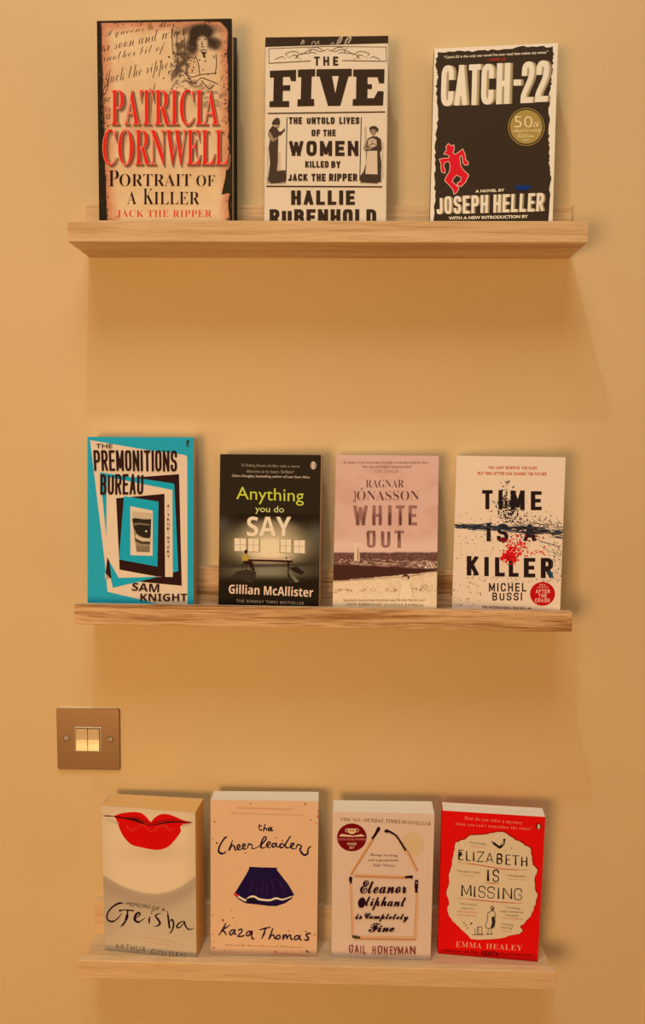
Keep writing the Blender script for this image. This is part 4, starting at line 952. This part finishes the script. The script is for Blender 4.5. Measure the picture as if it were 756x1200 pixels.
def match(a, b_, w, burn, end):
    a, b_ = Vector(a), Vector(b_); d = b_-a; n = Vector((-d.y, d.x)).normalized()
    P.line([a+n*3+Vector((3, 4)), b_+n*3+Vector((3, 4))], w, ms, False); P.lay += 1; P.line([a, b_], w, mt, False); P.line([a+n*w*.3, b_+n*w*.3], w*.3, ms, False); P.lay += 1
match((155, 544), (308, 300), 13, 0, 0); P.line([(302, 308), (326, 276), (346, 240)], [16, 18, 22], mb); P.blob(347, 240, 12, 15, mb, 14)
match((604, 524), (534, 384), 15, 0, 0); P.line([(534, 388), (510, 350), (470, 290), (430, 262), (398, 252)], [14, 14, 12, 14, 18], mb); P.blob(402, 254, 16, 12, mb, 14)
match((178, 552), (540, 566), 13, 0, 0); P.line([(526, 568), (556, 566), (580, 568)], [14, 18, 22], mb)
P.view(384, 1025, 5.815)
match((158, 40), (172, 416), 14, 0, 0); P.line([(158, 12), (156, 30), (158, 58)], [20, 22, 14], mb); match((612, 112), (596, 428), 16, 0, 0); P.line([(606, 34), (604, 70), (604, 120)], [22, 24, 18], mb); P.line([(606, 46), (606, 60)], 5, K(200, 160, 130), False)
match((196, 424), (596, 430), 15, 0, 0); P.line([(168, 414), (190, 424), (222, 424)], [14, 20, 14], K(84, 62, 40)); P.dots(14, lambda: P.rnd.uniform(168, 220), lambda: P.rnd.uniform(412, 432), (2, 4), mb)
P.piece('title_lettering', 'dark plum brush script')
eb = K(44, 12, 24)
P.text('Eleanor', ((222, 38), (538, 34), (536, 124), (222, 126)), eb, SCRIPT, 0, 1, 4)
P.blob(232, 188, 25, 36, eb, 20, .05, .2); P.text('liphant', ((258, 146), (534, 150), (530, 246), (256, 240)), eb, SCRIPT, 0, 1, 4)
P.text('is', ((190, 268), (234, 262), (234, 300), (190, 302)), eb, SCRIPT, 0, 1, 6); P.text('Completely', ((252, 258), (550, 264), (548, 322), (252, 316)), eb, SCRIPT, 0, 1, 5)
P.text('Fine', ((282, 326), (456, 330), (452, 386), (280, 390)), eb, SCRIPT, 0, 1, 6)
P.piece('author_lettering', 'rust-brown uneven capitals')
ra = K(138, 52, 34)
for ch, x0, x1 in zip('GAILHONEYMAN', (146, 184, 222, 240, 304, 340, 382, 424, 446, 478, 524, 560), (174, 212, 228, 262, 326, 372, 408, 444, 474, 514, 550, 598)):
    y = 478+(x0-146)*.022+P.rnd.uniform(-3, 3)
    P.block(ch, (x0, y, x1, y+54), ra, .26 if ch != 'I' else 1, .13, wob=.02)
P.finish()

# --- red cover with torn cream hole
P = book('elizabeth', 'paperback_book', 'bright red paperback with a torn cream hole holding its hand-lettered title, at the right end',
         K(222, 6, 4), K(240, 206, 156), rough=.42)
P.view(508, 935, 5.559)
P.piece('torn_hole', 'cream torn-edged opening')
hole = [(416, 220), (450, 222), (520, 262), (590, 306), (634, 326), (640, 390), (650, 436), (676, 468), (662, 520), (660, 556), (664, 600), (680, 628), (666, 690), (634, 770), (600, 806), (566, 838), (580, 870), (560, 884), (430, 914), (330, 922), (250, 920), (216, 886), (150, 826), (100, 770), (88, 724), (104, 690), (86, 620), (106, 540), (102, 500), (118, 440), (126, 380), (146, 290), (200, 272), (240, 244), (330, 240)]
hp = ragged(hole, 4, 3.5, P.rnd)
P.line([(a+2, b_-3) for a, b_ in hp]+[hp[0]], 9, K(150, 10, 8), False); P.lay += 1
P.poly(hp, K(218, 182, 136))
P.piece('title_lettering', 'uneven hand-drawn dark capitals')
ek = K(44, 26, 22)
def hand(word, xs, y0, y1, slope, w):
    for ch, (a, b_) in zip(word, xs):
        ya = y0+(a-xs[0][0])*slope; g_ = BL[ch]
        for g2 in g_[1]:
            if isinstance(g2, str): continue
            pts = [(a+p[0]*(b_-a), ya+(1-p[1])*(y1-y0)) for p in g2]
            if len(pts) > 2: pts = [tuple(v) for v in round_corners(pts, 24)]
            vert = abs(pts[0][0]-pts[-1][0]) < 8
            P.line(pts, [w*1.7, w*1.0] if vert else [w*.95, w*.75], ek, False)
hand('ELIZABETH', ((166, 196), (216, 244), (262, 264), (284, 330), (344, 388), (416, 446), (474, 504), (514, 558), (576, 608)), 340, 402, .105, 7)
P.poly([(164, 352), (186, 350), (184, 372), (166, 392)], ek)
hand('IS', ((356, 358), (390, 424)), 468, 542, .08, 10)
P.view(508, 1030, 5.559)
hand('MISSING', ((186, 244), (268, 270), (296, 336), (354, 396), (424, 426), (456, 508), (528, 574)), 40, 112, .07, 7)
P.piece('underline_print', 'thin red underlines'); ru = K(196, 40, 30)
P.line([(156, 124), (280, 136), (450, 152), (588, 158)], [2, 5, 5, 2], ru); P.line([(326, 24), (380, 28), (432, 30)], [2, 5, 2], ru)
P.view(508, 935, 5.559); P.line([(156, 418), (280, 434), (450, 462), (624, 470)], [2, 5, 5, 2], ru)
P.piece('bird_print', 'small dark flying bird')
P.poly([(374, 280), (400, 290), (428, 312), (452, 296), (456, 264), (470, 268), (464, 300), (448, 322), (430, 332), (410, 318), (392, 304)], ek); P.lay += 1; P.poly([(436, 300), (450, 290), (454, 276), (460, 290), (450, 308)], K(180, 144, 104)); P.blob(474, 342, 3, 3, ek, 8); P.blob(508, 328, 4, 4, ek, 8)
P.view(508, 1030, 5.559)
P.piece('woman_print', 'small sketch of a woman in a long coat beside a suitcase')
P.blob(384, 190, 13, 15, K(70, 50, 40), 14, .1); P.lay += 1; P.blob(383, 186, 7, 8, K(190, 150, 112), 10)
P.line([(372, 210), (354, 224), (352, 260), (340, 306), (352, 320), (390, 318), (398, 300), (404, 250), (400, 218), (388, 208), (372, 210)], 3.5, ek); P.poly([(378, 250), (398, 240), (400, 300), (384, 318), (372, 318), (382, 286)], ek)
P.line([(358, 320), (354, 356)], 3, ek, False); P.line([(376, 320), (378, 356)], 3, ek, False); P.line([(342, 360), (366, 358)], 5, ek, False); P.line([(370, 360), (386, 358)], 5, ek, False)
P.line([(286, 312), (314, 310), (316, 358), (286, 362), (286, 312)], 3.5, ek, False); P.line([(270, 320), (274, 360)], 3, ek, False); P.line([(294, 312), (296, 360)], 3, ek, False); P.line([(254, 362), (330, 362)], 3.5, ek, False)
for x, y in ((200, 286), (212, 300), (222, 318), (250, 286), (244, 292)): P.blob(x, y, 5, 4, ek, 7, .4)
P.piece('review_lettering', 'tiny grey and pink review lines')
g1, g2 = K(120, 92, 70), K(214, 120, 90)
P.text("'Wise, moving and", ((170, 152), (284, 160), (284, 176), (170, 168)), g1, SANS); P.text("deeply funny'", ((180, 180), (264, 186), (264, 202), (180, 196)), g1, SANS)
P.text('Observer Book of the Year', ((152, 202), (290, 212), (290, 224), (152, 214)), g2, SANS); P.text('Guardian Book Club', ((156, 224), (276, 234), (276, 246), (156, 236)), g2, SANS)
P.text("'Thrilling,", ((470, 178), (564, 184), (564, 200), (470, 194)), g1, SANS); P.text('tender, haunting and', ((436, 202), (584, 210), (584, 226), (436, 218)), g1, SANS); P.text("unsettling'", ((468, 226), (554, 232), (554, 248), (468, 242)), g1, SANS); P.text('Financial Magazine', ((446, 248), (580, 256), (580, 268), (446, 260)), g2, SANS)
P.text("'Gripping,", ((440, 284), (522, 292), (522, 308), (440, 300)), g1, SANS); P.text("haunting'", ((440, 306), (516, 314), (516, 330), (440, 322)), g1, SANS); P.text('Independent', ((446, 332), (506, 336), (506, 346), (446, 342)), g2, SANS)
P.view(508, 935, 5.559)
P.text("'Outstanding'", ((234, 282), (346, 294), (346, 310), (234, 298)), g1, SANS); P.text('Daily News', ((246, 308), (334, 318), (334, 328), (246, 318)), g2, SANS); P.text("'Very good indeed'", ((150, 464), (306, 480), (306, 496), (150, 482)), g1, SANS); P.text('Daily Review', ((184, 496), (268, 504), (268, 514), (184, 506)), g2, SANS); P.text("'Unforgettable'", ((478, 496), (604, 504), (604, 520), (478, 512)), g1, SANS); P.text('Sunday Times', ((492, 522), (600, 530), (600, 540), (492, 532)), g2, SANS)
P.piece('strapline_lettering', 'thin pale pink lettering')
pk = K(240, 130, 100)
P.text('How do you solve a mystery', ((204, 118), (578, 150), (578, 178), (204, 148)), pk, SERIF, -.012, 1.1); P.text("when you can't remember the clues?", ((142, 156), (636, 190), (636, 216), (142, 182)), pk, SERIF, -.012, 1.1)
P.piece('publisher_badge', 'small oval with a penguin')
P.blob(684, 185, 17, 22, K(120, 20, 14), 20); P.lay += 1; P.blob(684, 185, 13, 18, K(40, 30, 24), 20); P.lay += 1; P.poly([(680, 170), (690, 170), (694, 186), (690, 202), (680, 202), (676, 186)], K(226, 190, 150)); P.line([(680, 176), (682, 190), (680, 200)], 3, ek)
P.view(508, 1030, 5.559)
P.piece('author_lettering', 'pink serif capitals')
P.text('EMMA', ((148, 402), (314, 416), (312, 450), (146, 440)), K(236, 150, 112), SERIF, -.012, 1.08); P.text('HEALEY', ((344, 418), (580, 430), (578, 464), (342, 452)), K(236, 150, 112), SERIF, -.012, 1.08)
P.piece('award_lettering', 'small dark maroon line')
P.text('Winner of the', ((64, 454), (292, 466), (292, 484), (64, 472)), K(130, 8, 8), SANS_B); P.text('COSTA', ((310, 466), (428, 474), (428, 500), (310, 494)), K(76, 10, 10), SANS_B, .02); P.text('First Novel Award', ((440, 476), (654, 484), (654, 500), (440, 494)), K(130, 8, 8), SANS_B)
P.finish()

bpy.data.curves.remove(TEXT_OB.data)
